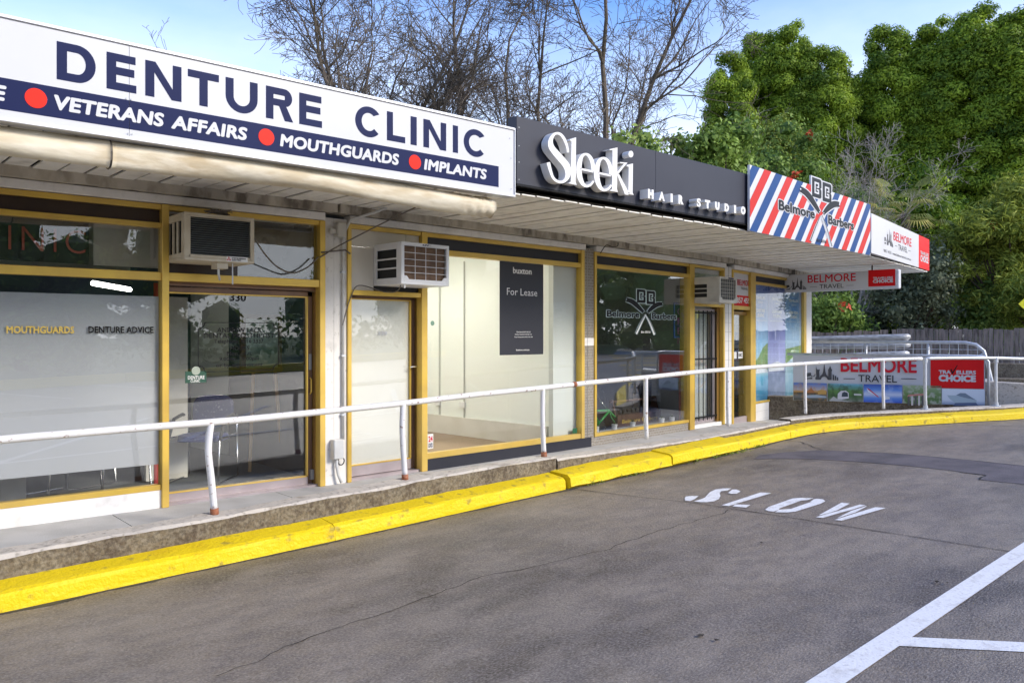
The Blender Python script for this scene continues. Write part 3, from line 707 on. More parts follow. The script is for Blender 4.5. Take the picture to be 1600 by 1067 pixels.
# ---- shop 3 (barber)
m0, m1, n0, n1 = f.s(925.2), f.s(928.3), f.s(1074), f.s(1081.5)
zA, zB = f.z(1000, 410.5), f.z(1000, 425.5); zB1, zB0 = f.z(927.6, 412.5), f.z(927.6, 419)
zq0, zq1 = f.z(927, 682), f.z(927, 677)
box('mullion', f, m0, m1, -.05, .05, zq0, zt, M['brass'], bld, bevel=.004)
box('mullion', f, n0, n1, -.14, .05, Z0, zt, M['brass'], bld, bevel=.004)
win3 = bars(f, [(m1, n0, 2.906, zt), (m1, n0, zB0, zB1), (m1, n0, zq0, zq1)], 'window')
sub('transom_panel', f, m1, n0, zB1, 2.906, -.01, 'navy_panel', win3)
sub('pane', f, m1, n0, zq1, zB0, -.005, 'glass3', win3)
bricks(f, m0, n0, Z0 - .05, zq0, .02)
g0, g1 = f.s(1117), f.s(1130)
zG1, zG0 = f.z(1100, 474.5), f.z(1100, 479)
bay = bars(f, [(n1, g1, 2.906, zt), (n1, g1, zG0, zG1), (g1 - .05, g1, Z0, zt)], 'window')
sub('pane', f, n1, g1, zG1, 2.906, -.01, 'glass', bay)
sub('backing_panel', f, n1, g1, zG1, 2.906, -.06, 'roomgrey', bay)
OD = -.13; a, b = n1, f.s(1113.5, OD)
dm = MB(); 
for q in ((a, a + .035, .36, zG0 - .03), (b - .04, b, .36, zG0 - .03), (a, b, zG0 - .07, zG0 - .03), (a, b, .36, .43)): dm.box(f, q[0], q[1], OD, OD + .04, q[2], q[3])
dr = dm.build('door', M['rail_metal'], bld, bevel=.003)
sub('glass_panel', f, a + .035, b - .04, .43, zG0 - .07, OD + .01, 'glass3', dr)
for k in range(7):
    s_ = a + .03 + (b - a - .06) * k / 6
    MB().tube([f.pt(s_, OD + .075, .40), f.pt(s_, OD + .075, zG0 - .06)], .009, 6).build('security_bar', M['black'], dr)
m = MB()
for z in (.46, 1.42, zG0 - .10): m.box(f, a + .01, b - .01, OD + .062, OD + .088, z - .012, z + .012)
m.build('cross_bar', M['black'], dr)
wall(f, a, b + .06, -.24, -.21, .34, 2.6, 'render', 'vertical_blind')
wall(f, b + .004, g1 - .05, OD - .02, -.045, Z0, zG0, 'brass_dark', 'door_jamb')
wall(f, n1, g1, OD - .03, .0, Z0 - .02, .35, 'white', 'threshold')
# tiled pillar
def tiles(F, s0, s1, z0, z1, o, tw, th_, name='tiling'):
    back = box(name, F, s0, s1, -.1, o - .004, z0, z1, M['grout'], bld); z = z1
    while z > z0 + .01:
        s = s0
        while s < s1 - .005:
            e = min(s + tw, s1); zz = max(z - th_, z0)
            MB().box(F, s + .002, e - .002, o - .004, o, zz + .002, z - .002).build('tile', M['tile'], back)
            s += tw
        z -= th_
tiles(F3, g1, 4.0, Z0, 2.99, .02, .16, .16, 'tiled_pillar'); tiles(F4, .0, F4.s(1141.5), .2, 2.99, .02, .16, .16, 'tiled_pillar')
# ---- shop 4 (travel)
f = F4
m0, m1, n0, n1, r0, r1 = f.s(1141.5), f.s(1143.5), f.s(1168), f.s(1177), f.s(1253), f.s(1256.5)
zb = .16
box('mullion', f, m0, m1, -.05, .04, zb, zt, M['brass'], bld, bevel=.003)
box('mullion', f, n0 + .03, n1, -.09, .05, zb, zt, M['brass'], bld, bevel=.003)
box('mullion', f, r0, r1, -.05, .05, f.z(1177, 631), zt, M['brass'], bld, bevel=.003)
zd1, zd0 = f.z(1155, 478), f.z(1155, 484)
bay = bars(f, [(m1, n0, 2.906, zt), (m1, n0 + .03, zd0, zd1)], 'door_surround')
sp = MB().box(f, m1, n0 + .03, -.01, .002, zd1, 2.906).build('sign_panel', M['signwhite'], bay)
zrd = f.z(1155, 461.5)
sp2 = MB().box(f, m1, n0 + .03, .002, .005, zd1, zrd).build('red_band', M['redp'], bay)
s_a, s_b = f.s(1151.5), f.s(1173)
text('panel_lettering', bay, M['crimson'], f, s_a, s_b, f.z(1160, 446.5), f.z(1160, 437.5), .0075, 'BELMORE', offset=.01)
text('panel_lettering', bay, M['greytext'], f, f.s(1157), f.s(1168), f.z(1160, 453), f.z(1160, 449), .0075, 'TRAVEL')
text('panel_lettering', bay, M['letterwhite'], f, f.s(1147), f.s(1173.5), f.z(1160, 474), f.z(1160, 465), .0095, '9857 4555', offset=.03)
OD = -.07; a, b = m1, f.s(1167, OD)
dm = MB(); zd = zd0 - .03
for q in ((a, a + .04, zb + .02, zd), (b - .05, b, zb + .02, zd), (a, b, zd - .06, zd)): dm.box(f, q[0], q[1], OD, OD + .04, q[2], q[3])
dr = dm.build('door', M['brass_dark'], bld, bevel=.003)
MB().box(f, a, b, OD, OD + .05, zb + .02, zb + .2).build('bottom_rail', M['rail_metal'], dr)
sub('glass_panel', f, a + .04, b - .05, zb + .2, zd - .06, OD + .01, 'glass', dr)
MB().tube([f.pt(b - .10, OD + .08, 1.0), f.pt(b - .10, OD + .08, 1.35)], .012, 6).build('handle', M['letterwhite'], dr)
for k in range(2): MB().box(f, a + .14 + k * .27, a + .34 + k * .27, OD + .012, OD + .015, 1.40, 1.52).build('sticker', M['signwhite'], dr)
text('sticker_print', dr, M['greytext'], f, a + .43, a + .59, 1.43, 1.49, OD + .018, '10C', offset=.02)
wall(f, b + .004, n0 + .03, OD - .02, -.045, zb, zd0, 'brass_dark', 'door_jamb')
wall(f, m1, n0 + .03, OD - .03, .0, zb - .1, zb + .02, 'rail_metal', 'threshold')
zp1 = f.z(1180, 444.5); zp0 = f.z(1180, 627.5); zbb = f.z(1177, 631)
winp = bars(f, [(n1, r0, 2.906, zt), (n1, r0, zp1, zp1 + .05), (n1, r0, zbb, zp0)], 'window')
sub('transom_panel', f, n1, r0, zp1 + .05, 2.906, -.01, 'navy_panel', winp)
tiles(f, n1, r1 - .0, zb - .12, zbb, .02, .62, .15, 'stall_riser')
# travel poster window: printed panels of blue sky and sea behind the glass
def gradmat(name, cols, zlo, zhi, nscale=0, c2=None, k=.5):
    """flat print: colours up its height plus printed texture"""
    m = bpy.data.materials.new(name); m.use_nodes = True; t = m.node_tree; n = t.nodes; l = t.links; b = n['Principled BSDF']; b.inputs['Roughness'].default_value = .45
    g = n.new('ShaderNodeNewGeometry'); sp = n.new('ShaderNodeSeparateXYZ'); l.new(g.outputs['Position'], sp.inputs[0])
    r = n.new('ShaderNodeMapRange'); r.inputs[1].default_value = zlo; r.inputs[2].default_value = zhi; l.new(sp.outputs['Z'], r.inputs[0])
    cr = n.new('ShaderNodeValToRGB'); e = cr.color_ramp.elements
    while len(e) < len(cols): e.new(.5)
    for i, (p, c) in enumerate(cols): e[i].position = p; e[i].color = (*c, 1)
    l.new(r.outputs[0], cr.inputs[0]); out = cr.outputs[0]
    if nscale:
        nn = n.new('ShaderNodeTexNoise'); nn.inputs['Scale'].default_value = nscale; nn.inputs['Detail'].default_value = 6; l.new(g.outputs['Position'], nn.inputs['Vector'])
        rr = n.new('ShaderNodeMapRange'); rr.inputs[1].default_value = .48; rr.inputs[2].default_value = .6; rr.inputs[4].default_value = k; l.new(nn.outputs['Fac'], rr.inputs[0])
        x = n.new('ShaderNodeMixRGB'); x.inputs[2].default_value = (*(c2 or (.8, .8, .8)), 1); l.new(rr.outputs[0], x.inputs[0]); l.new(out, x.inputs[1]); out = x.outputs[0]
    l.new(out, b.inputs['Base Color']); return m
zz = lambda t: zp0 + (zp1 - zp0) * t
sa = [n1, f.s(1201), f.s(1228), r0]
gm = [gradmat('poster_sea', [(0, (.03, .16, .30)), (.20, (.10, .38, .55)), (.26, (.45, .58, .55)), (.5, (.30, .55, .80)), (.8, (.01, .13, .45)), (1, (.004, .06, .30))], zp0, zp1, 2.5, (.5, .62, .75), .3),
      gradmat('poster_river', [(0, (.16, .20, .30)), (.22, (.12, .16, .26)), (.28, (.50, .52, .75)), (.5, (.36, .38, .70)), (.8, (.05, .10, .42)), (1, (.012, .06, .28))], zp0, zp1, 5, (.35, .40, .6), .3),
      gradmat('poster_coast', [(0, (.10, .24, .34)), (.22, (.20, .36, .42)), (.3, (.42, .52, .58)), (.55, (.42, .60, .78)), (.8, (.04, .20, .50)), (1, (.012, .08, .34))], zp0, zp1, 3, (.55, .65, .7), .3)]
for i in range(3):
    po = MB().box(f, sa[i] + .004, sa[i + 1] - .004, -.02, -.012, zp0, zp1).build('poster', gm[i], winp)
    w = sa[i + 1] - sa[i]; c0 = sa[i]
    text('poster_print', winp, M['letterwhite'], f, c0 + w * .2, c0 + w * .8, zz(.88), zz(.905), -.009, ['TRAVELLERS', 'TRAVELLERS', 'TRAVELLERS'][i], offset=.02)
    text('poster_print', winp, M['letterwhite'], f, c0 + w * .36, c0 + w * .64, zz(.845), zz(.86), -.009, 'CHOICE', offset=.0)
    text('poster_print', winp, M['letterwhite'], f, c0 + w * .22, c0 + w * .78, zz(.765), zz(.795), -.009, ['LUXURY RIVER', 'LUXURY WORLD', 'LUXURY OCEAN'][i], offset=.03)
    text('poster_print', winp, M['letterwhite'], f, c0 + w * .28, c0 + w * .72, zz(.725), zz(.755), -.009, ['CRUISING', 'TOURING', 'CRUISING'][i], offset=.03)
    text('poster_print', winp, M['letterwhite'], f, c0 + w * .1, c0 + w * .9, zz(.69), zz(.702), -.009, 'book now and save with us', offset=.0)
hill = mat('poster_hill', (.16, .30, .10), .6, (.30, .36, .16), 9, .8); boat = mat('poster_boat', (.72, .74, .78), .5)
shapemb(f, [[(sa[0] + .01, zz(.265)), (sa[0] + .1, zz(.34)), (sa[0] + .3, zz(.38)), (sa[0] + .5, zz(.46)), (sa[1] - .02, zz(.50)), (sa[1] - .02, zz(.265))]], -.0105).build('poster_print', hill, winp)
shapemb(f, [[(sa[2] + .02, zz(.30)), (sa[2] + .02, zz(.44)), (sa[2] + .3, zz(.45)), (sa[3] - .03, zz(.47)), (sa[3] - .03, zz(.36)), (sa[2] + .3, zz(.34))]], -.0105).build('poster_print', hill, winp)
shapemb(f, [[(sa[1] + .02, zz(.245)), (sa[1] + .1, zz(.31)), (sa[1] + .5, zz(.33)), (sa[2] - .03, zz(.30)), (sa[2] - .1, zz(.245))]], -.0105).build('poster_print', boat, winp)
shapemb(f, [[(sa[0] + .1, zz(.24)), (sa[0] + .2, zz(.29)), (sa[1] - .1, zz(.29)), (sa[1] - .02, zz(.24))]], -.0092).build('poster_print', boat, winp)
sub('pane', f, n1, r0, zp0, zp1, -.002, 'glass2', winp, .004)

# ---- rooms
def room(F, s0, s1, depth, wallm, floorm, nm='room_wall', zf=.33, zc=2.99, side=True, G_=0):
    m = MB(); m.poly([F.pt(s0, -.2, zf), F.pt(s1, -.2, zf), F.pt(s1, -depth, zf), F.pt(s0, -depth, zf)]); m.build('room_floor', M[floorm], bld)
    m = MB(); m.poly([F.pt(s0, -.17, zc), F.pt(s1, -.17, zc), F.pt(s1, -depth, zc), F.pt(s0, -depth, zc)][::-1]); m.build('room_ceiling', M[wallm if wallm != 'roomnavy' else 'roomgrey'], bld)
    m = MB(); m.box(F, s0, s1, -depth - .1, -depth, zf, zc); m.box(F, s0 - .05, s0, -depth, -.18, zf, zc); m.box(F, s1, s1 + .05, -depth, -.18, zf, zc)
    return m.build(nm, M[wallm], bld)
room(F1, -6.9, 3.93, 3.6, 'roomnavy', 'carpet')
room(F2, .12, 3.42, 4.4, 'roomwhite', 'floorwood')
room(F3, .1, 3.95, 3.4, 'roomgrey', 'carpet')
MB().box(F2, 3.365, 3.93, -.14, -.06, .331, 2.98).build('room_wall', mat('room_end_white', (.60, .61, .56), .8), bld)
for k in range(2): tag(MB().box(F2, 1.0, 2.6, -1.6 - k * 1.6, -1.45 - k * 1.6, 2.93, 2.97).build('ceiling_light', emit('ceiling_tube_light', (1, .99, .95), 14)), ['lit ceiling light near the window of the vacant shop', 'lit ceiling light at the back of the vacant shop'][k], 'lamp', 'ceiling lights of the vacant shop')
room(F4, .1, 4.0, 3.0, 'roomgrey', 'carpet', zf=.2)
MB().box(F2, 3.38, 3.419, -4.4, -.19, .331, .60).build('skirting', M['creampanel'], bld)
for px in (687, 725.5):
    # joint strips and sockets on the side wall of the vacant shop
    r_ = ray(px); q = F2.pt(3.415, 0, 0); nrm = F2.t; k = (Vector((q.x, q.y)).dot(nrm)) / (Vector(r_).dot(nrm)); dep = (Vector(r_) * k - F2.o).dot(F2.n)
    MB().box(F2, 3.405, 3.42, dep - .012, dep + .012, .6, 2.9).build('joint_strip', mat('joint_strip', (.50, .50, .45), .7), bld)
    MB().box(F2, 3.385, 3.42, dep - .09, dep + .03, .74, .83).build('power_socket', M['letterwhite'], bld, bevel=.004)
# clinic interior: partitions behind the clerestory and a lit tube
wall(F1, -3.3, mL + .0, -.9, -.87, 2.36, 2.95, 'roomgrey', 'interior_panel')
wall(F1, F1.s(146, -.35), F1.s(250, -.35), -.37, -.35, 2.42, 2.93, 'creampanel', 'interior_panel')
wall(F1, F1.s(262, -.5), F1.s(330, -.5), -1.2, -1.15, .34, 2.2, 'creampanel', 'interior_panel')

# ================================================================== SIGNS ON THE AWNING
FD = Frame(0, 5.6, 0); FS = Frame(4.915, 5.60, 1.8); FB = Frame(8.95, 5.68, 6.1); FT = Frame(13.02, 6.13, 11.3)
def flist(F, pts, o=0.0): return [F.sz(a, b, o) for a, b in pts]
# clinic sign
dz0, dz1 = 3.092, 3.682; de = FD.s(803)
sg = thing('clinic_sign', 'long white sign with navy band and red dots, denture clinic lettering, over the awning edge', 'sign', FD.pt(1.5, 0, dz0))
seam = FD.s(202); ss = [-3.2, -1.1, seam, de]
for a, b in zip(ss, ss[1:]): MB().box(FD, a + .0015, b - .0015, -.10, 0, dz0, dz1).build('sign_sheet', M['signwhite'], sg)
m = MB(); m.box(FD, -3.2, de + .004, -.102, .012, dz1, dz1 + .022); m.box(FD, -3.2, de + .004, -.102, .010, dz0 - .022, dz0); m.box(FD, de, de + .012, -.102, .012, dz0 - .02, dz1 + .02)
m.build('edge_trim', mat('sign_trim', (.62, .62, .63), .35, metal=.3), sg, bevel=.003)
bz1, bz0 = 3.327, 3.140
be = FD.s(779)
MB().box(FD, -3.2, seam - .0015, -.001, .002, bz0, bz1).build('navy_band', M['navy'], sg); MB().box(FD, seam + .0015, be, -.001, .002, bz0, bz1).build('navy_band', M['navy'], sg)
def letters(word, p0, p1, z0, z1, mt, o, off, shear=0.0, sp=1.0, nm='letter'):
    text(nm, sg, mt, FD, FD.s(p0), FD.s(p1), z0, z1, o, word, offset=off, shear=shear, spacing=sp)
zl0, zl1 = FD.z(89, 125), FD.z(88.6, 65)
zl1 = 3.612; zl0 = 3.378
def adv(word):  # letter positions of the big words measured on the photograph
    return word
big = {'D': [(88.6, 149)], 'E': [(166.5, 212)], 'N': [(227, 283)], 'T': [(293.5, 342)], 'U': [(352.5, 402)], 'R': [(415.5, 457.5)]}
spans = [('D', 88.6, 149.5), ('E', 166.5, 213), ('N', 227, 283.5), ('T', 293.5, 342), ('U', 352.5, 402.5), ('R', 415.5, 458), ('E', 467.5, 503), ('C', 555, 594.5), ('L', 604.5, 633), ('I', 641.5, 651), ('N', 661.5, 697), ('I', 707.5, 715.5), ('C', 724.5, 758.5)]
def bigglyph(ch, s0, s1):
    w = s1 - s0; t = .057; x = lambda u: s0 + u; H0, H1 = zl0, zl1; h = H1 - H0; th = .050
    if ch == 'I': return [[(s0, H0), (s1, H0), (s1, H1), (s0, H1)]]
    if ch == 'L': return [[(s0, H0), (s1, H0), (s1, H0 + th), (s0 + t, H0 + th), (s0 + t, H1), (s0, H1)]]
    if ch == 'T': c = (s0 + s1) / 2; return [[(c - t / 2, H0), (c + t / 2, H0), (c + t / 2, H1 - th), (s1, H1 - th), (s1, H1), (s0, H1), (s0, H1 - th), (c - t / 2, H1 - th)]]
    if ch == 'E': mz = H0 + h * .53; return [[(s0, H0), (s1, H0), (s1, H0 + th), (s0 + t, H0 + th), (s0 + t, mz - th / 2), (s1 - w * .07, mz - th / 2), (s1 - w * .07, mz + th / 2), (s0 + t, mz + th / 2), (s0 + t, H1 - th), (s1 - .005, H1 - th), (s1 - .005, H1), (s0, H1)]]
    if ch == 'N': return [[(s0, H0), (s0 + t, H0), (s0 + t, H0 + h * .70), (s1 - t * 1.12, H0), (s1, H0), (s1, H1), (s1 - t, H1), (s1 - t, H0 + h * .30), (s0 + t * 1.12, H1), (s0, H1)]]
    if ch == 'U':
        o = [(s0, H1)]; rx = w / 2; cz = H0 + rx * .95
        o += [(s0 + rx - rx * math.cos(R(a)), cz - rx * .95 * math.sin(R(a))) for a in range(0, 181, 12)] + [(s1, H1), (s1 - t, H1)]
        ri = rx - t
        o += [(s0 + rx + ri * math.cos(R(a)), cz - (rx * .95 - th) * math.sin(R(a))) for a in range(0, 181, 12)] + [(s0 + t, H1)]
        return [o]
    if ch == 'D':
        r = h / 2; cx = s1 - r * .92; cz = H0 + r
        o = [(s0, H0)] + [(cx + r * .92 * math.cos(R(a)), cz + r * math.sin(R(a))) for a in range(-90, 91, 10)] + [(s0, H1)]
        i = [(s0 + t, H0 + th)] + [(cx + (r * .92 - t) * math.cos(R(a)), cz + (r - th) * math.sin(R(a))) for a in range(-90, 91, 10)] + [(s0 + t, H1 - th)]
        return [o, i]
    if ch == 'R':
        r = h * .28; cx = s1 - r * .92 - w * .04; cz = H1 - r
        o = [(s0, H0), (s0 + t, H0), (s0 + t, cz - r), (s0 + w * .48, cz - r), (s1 - t * 1.15, H0), (s1, H0), (s0 + w * .74, cz - r * .93)] + [(cx + r * .92 * math.cos(R(a)), cz + r * math.sin(R(a))) for a in range(-64, 91, 11)] + [(s0, H1)]
        i = [(s0 + t, cz - r + th)] + [(cx + (r * .92 - t) * math.cos(R(a)), cz + (r - th) * math.sin(R(a))) for a in range(-90, 91, 12)] + [(s0 + t, H1 - th)]
        return [o, i]
    if ch == 'C':
        cx, cz, rx, rz = s0 + w * .53, H0 + h / 2, w * .53, h / 2 + .004
        o = [(cx + rx * math.cos(R(a)), cz + rz * math.sin(R(a))) for a in range(38, 323, 9)]
        i = [(cx + (rx - t) * math.cos(R(a)), cz + (rz - th) * math.sin(R(a))) for a in range(318, 41, -9)]
        return [o + i]
for ch, a, b in spans:
    shapemb(FD, bigglyph(ch, FD.s(a), FD.s(b)), .002).build('letter', M['navy'], sg)
tz0, tz1 = 3.187, 3.281
for wd, a, b in (('VETERANS', 84, 256), ('AFFAIRS', 267, 386), ('MOUTHGUARDS', 437, 623), ('IMPLANTS', 662, 760)):
    letters(wd, a, b, tz0, tz1, M['signwhite'], .004, .045, .12, 1.04, 'band_lettering')
text('band_lettering', sg, M['signwhite'], FD, .06, FD.s(10), tz0, tz1, .004, 'INSURANCE', offset=.045, shear=.12)
for px in (56, 416, 648): shapemb(FD, [circle(FD.s(px), 3.238, .060, 28)], .0045).build('red_dot', M['red'], sg)
m = MB()
for px, z in ((200, 3.11), (206, 3.11), (197, 3.335), (205, 3.335), (796, 3.6), (798, 3.42), (798, 3.14)): m.addmesh(shape([circle(0, 0, .006, 8)]), Matrix.Translation(FD.pt(FD.s(px), .0055, z)) @ Matrix.Rotation(R(90), 4, 'X'))
m.build('screws', M['steelgrey'], sg)['kind'] = 'stuff'
# rolled canvas blind
rb = thing('rolled_blind', 'rolled up stained cream canvas blind hanging under the clinic sign', 'blind', FD.pt(1.5, -.16, 2.99))
for a, b, sd_ in ((-3.3, FD.s(170, -.1), 3), (FD.s(170, -.1) + .012, FD.s(776, -.05), 9)):
    m = MB(); n = int((b - a) / .03); K = 22; rows = []
    for i in range(n + 1):
        s_ = a + (b - a) * i / n; tw = s_ * 4.0
        end = max(0, 1 - (b - s_) / .5) if sd_ == 9 else 0
        sag = -.012 + .018 * math.sin(s_ * 1.9 + sd_)
        for k in range(K):
            th_ = 2 * math.pi * k / K
            r_ = .090 + .006 * math.sin(3 * th_ + s_ * 3.1) + .006 * noise.noise(Vector((math.cos(th_) * 1.6 + s_ * 1.1, math.sin(th_) * 1.6 - s_ * 2.3, sd_)))
            r_ += .010 * end * math.sin(s_ * 60 + 3 * th_) - .006 * end
            m.v.append(tuple(FD.pt(s_, -.125 + r_ * .85 * math.cos(th_), 3.005 + sag + r_ * math.sin(th_) - .01 * end)))
    for i in range(n):
        for k in range(K): m.f.append((i * K + k, (i + 1) * K + k, (i + 1) * K + (k + 1) % K, i * K + (k + 1) % K)); m.mi.append(0)
    m.f.append(tuple(range(K))[::-1]); m.mi.append(0); m.f.append(tuple(n * K + k for k in range(K))); m.mi.append(0)
    m.build('canvas_roll', M['canvas'], rb, smooth=True)
q = FD.s(170, -.1)
MB().tube([FD.pt(q + .006, -.135 + .080 * math.cos(a / 12 * 6.283), 2.99 + .098 * math.sin(a / 12 * 6.283)) for a in range(13)], .006, 5).build('strap', M['wire'], rb)

# hair studio fascia
z0, z1 = 3.20, 3.822
sg2 = thing('hair_studio_sign', 'charcoal fascia panel with raised white hair studio lettering', 'sign', FS.pt(2, 0, z0))
sj = FS.s(1024.5); se = FS.s(1181)
for a, b in ((0, sj - .001), (sj + .001, se)): MB().box(FS, a, b, -.12, 0, z0, z1).build('fascia_panel', M['sleek'], sg2, bevel=.003)
MB().box(FS, 0, se, -.125, .006, z0 - .018, z0 - .001).build('bottom_edge', M['black'], sg2)
m = MB()
for z in (3.72, 3.55, 3.40, 3.24): m.addmesh(shape([circle(0, 0, .006, 8)]), Matrix.Translation(FS.pt(.03, .0015, z)) @ Matrix.Rotation(R(91.8), 4, 'X'))
m.build('screws', M['steelgrey'], sg2)['kind'] = 'stuff'
LO = .108
def cr(p): return 840 + p[0] * 160 / 1423, 195 + p[1] * 160 / 1423
def rawletter(loops):
    return [[FS.sz(*cr(p), LO) for p in lp] for lp in loops]
def put(loops, depth=.09): shapemb(FS, rawletter(loops), LO - depth, depth / 2).build('raised_letter', M['letterwhite'], sg2)
put([ribbon([(420, 388, 15), (418, 340, 16), (400, 270, 18), (365, 190, 20), (310, 130, 18), (250, 125, 17), (205, 165, 24), (180, 235, 32), (195, 315, 40), (255, 395, 44), (330, 480, 46), (400, 570, 46), (425, 660, 40), (405, 745, 28), (345, 797, 18), (270, 785, 17), (215, 735, 18), (185, 660, 20), (165, 590, 22), (150, 525, 24)], 5)])
put([[(455, 205), (535, 178), (528, 800), (545, 838), (428, 815), (462, 795), (472, 228), (450, 222)]])
def e_loop(dx, dy):
    o = ribbon([(612, 618, 13), (690, 638, 13), (770, 652, 13), (768, 560, 26), (745, 480, 26), (705, 425, 20), (655, 412, 16), (610, 450, 24), (585, 530, 33), (575, 630, 37), (590, 735, 34), (628, 820, 26), (680, 855, 17), (735, 838, 15), (778, 785, 14)], 5)
    return [[(x + dx, y + dy) for x, y in o]]
def e_letter(dx, dy):
    bowl = ribbon([(770, 652, 20), (768, 560, 26), (745, 480, 26), (705, 425, 20), (655, 412, 16), (610, 450, 24), (585, 530, 33), (575, 630, 37), (590, 735, 34), (628, 820, 26), (680, 855, 17), (735, 838, 15), (778, 785, 14)], 5)
    bar = [(590, 600), (775, 640), (775, 668), (590, 628)]
    m = shapemb(FS, rawletter([[(x + dx, y + dy) for x, y in bowl]]), LO - .09, .045)
    shapemb(FS, rawletter([[(x + dx, y + dy) for x, y in bar]]), LO - .087, .0435, mb=m)
    m.build('raised_letter', M['letterwhite'], sg2)
e_letter(0, 0); e_letter(246, 55)
m = shapemb(FS, rawletter([[(1000, 342), (1110, 318), (1104, 900), (1118, 938), (995, 915), (1035, 900), (1042, 356), (1000, 352)]]), LO - .09, .045)
for lp in ([(1098, 672), (1205, 540), (1232, 545), (1108, 705)], [(1100, 680), (1135, 690), (1262, 935), (1300, 955), (1250, 975), (1215, 970)], [(1145, 520), (1250, 530), (1235, 548), (1150, 535)]):
    shapemb(FS, rawletter([lp]), LO - .087, .0435, mb=m)
m.build('raised_letter', M['letterwhite'], sg2)
m = shapemb(FS, rawletter([[(1240, 565), (1325, 540), (1320, 945), (1335, 978), (1240, 955), (1262, 940), (1268, 585), (1240, 578)]]), LO - .09, .045)
shapemb(FS, rawletter([circle(1297, 410, 34, 18, 46)]), LO - .087, .0435, mb=m)
m.build('raised_letter', M['letterwhite'], sg2)
def cq(p): return 1000 + p[0] * 180 / 1600, 280 + p[1] * 180 / 1600
for ch, x0, x1, yt, yb in (('H', 112, 190, 143, 272), ('A', 262, 345, 178, 302), ('I', 425, 455, 203, 322), ('R', 535, 605, 225, 350), ('S', 790, 845, 268, 385), ('T', 905, 975, 292, 408), ('U', 1045, 1105, 318, 430), ('D', 1175, 1235, 342, 452), ('I', 1308, 1335, 362, 472), ('O', 1402, 1465, 380, 492)):
    a, b = cq((x0, (yt + yb) / 2)), cq((x1, (yt + yb) / 2)); o = .125
    zt_, zb_ = FS.z((a[0] + b[0]) / 2, cq((0, yt))[1], o), FS.z((a[0] + b[0]) / 2, cq((0, yb))[1], o)
    textmb(FS, FS.s(a[0], o), FS.s(b[0], o), zb_, zt_, .015, ch, offset={'I': .05, 'S': .035, 'A': .055}.get(ch, .07), extrude=o - .015).build('raised_letter', M['letterwhite'], sg2)

# barber sign: razors logo, used on the fascia and on the window
def razor_logo(place, par, pr, scale_o, lw, dark, light, silver, doc=True):
    """place(x, y) -> (s, z) on frame; loops in logo units"""
    F, o, mp_ = place
    def put(lp, mt, oo, nm='logo_print'): shapemb(F, [[mp_(x, y) for x, y in l] for l in lp], o + oo).build(nm, mt, par)
    for dx, dy in ((0, 0), (180, 16)):
        out = [(615, 145), (755, 145), (772, 165), (772, 245), (757, 264), (772, 283), (772, 372), (755, 390), (615, 390)]
        big = [(600, 130), (765, 130), (787, 155), (787, 250), (776, 264), (787, 280), (787, 380), (765, 405), (600, 405)]
        sh = lambda l: [(x + dx, y + dy) for x, y in l]
        put([sh(big)], light, 0)
        h1 = [(655, 192), (735, 192), (735, 262), (690, 262), (690, 245), (715, 245), (715, 215), (676, 215), (676, 318), (715, 318), (715, 300), (690, 300), (690, 280), (735, 280), (735, 340), (655, 340)]
        put([sh(out), sh(h1)], dark, .002)
    rz = [[(425, 345, 36), (520, 372, 42), (600, 428, 42), (680, 505, 34), (745, 570, 22)], [(1098, 388, 34), (1010, 402, 40), (930, 448, 40), (862, 510, 32), (810, 568, 20)]]
    for r in rz: put([ribbon([(x, y, w + lw) for x, y, w in r])], light, .0005)
    for r in rz: put([ribbon(r)], dark, .0025)
    for x, y in ((425, 345), (1098, 388), (738, 560), (812, 560)): put([circle(x, y, 11 if y < 500 else 8)], light, .0045)
    for r in ([(765, 620, 12), (690, 760, 19), (598, 960, 20)], [(770, 600, 12), (850, 740, 19), (948, 975, 20)]):
        put([ribbon([(x, y, w + lw * .5) for x, y, w in r])], light, .0010); put([ribbon([(x + (8 if r[2][0] < 700 else -8), y, w * .5) for x, y, w in r])], silver, .003)
        put([ribbon([(x - (14 if r[2][0] < 700 else -14), y - 4, w * .26) for x, y, w in r])], dark, .0035)
    for wd, x0, x1, y0, y1 in (('Belmore', 95, 660, 545, 668), ('Barbers', 892, 1380, 562, 685)):
        for off, mt, oo, e in ((.08, light, .0002, 10), (.038, dark, .0025, 0)):
            (s0, z0_), (s1, z1_) = mp_(x0 - e, y1 + e), mp_(x1 + e, y0 - e)
            text('logo_lettering', par, mt, F, s0, s1, z0_, z1_, o + oo, wd, offset=off, spacing=1.02)
    (s0, z0_), (s1, z1_) = mp_(690, 945), mp_(860, 905)
    text('logo_lettering', par, pr, F, s0, s1, z0_, z1_, o + .005, 'Est 2016', offset=.02)
sg3 = thing('barber_sign', 'barber fascia sign with red, white and blue diagonal stripes and crossed razors', 'sign', FB.pt(2, 0, 3.1))
b0, b1, bz0, bz1 = FB.s(1171.5), FB.s(1360), 3.105, 3.925
MB().box(FB, b0, b1, -.03, 0, bz0, bz1).build('sign_sheet', M['signwhite'], sg3)
stripe = {'r': mat('stripe_red', (.56, .022, .014), .4, spec=.2), 'b': mat('stripe_blue', (.010, .058, .20), .4, spec=.2)}
H = bz1 - bz0; pitch = .66; run = H * .9
def clipx(poly, lo, hi):
    def cut(pl, f_, v):
        o = []
        for a, b in zip(pl, pl[1:] + pl[:1]):
            ina, inb = f_(a[0], v), f_(b[0], v)
            if ina: o.append(a)
            if ina != inb: t = (v - a[0]) / (b[0] - a[0]); o.append((v, a[1] + (b[1] - a[1]) * t))
        return o
    return cut(cut(poly, lambda x, v: x >= v, lo), lambda x, v: x <= v, hi)
k = -3; x = b0 - 1.0
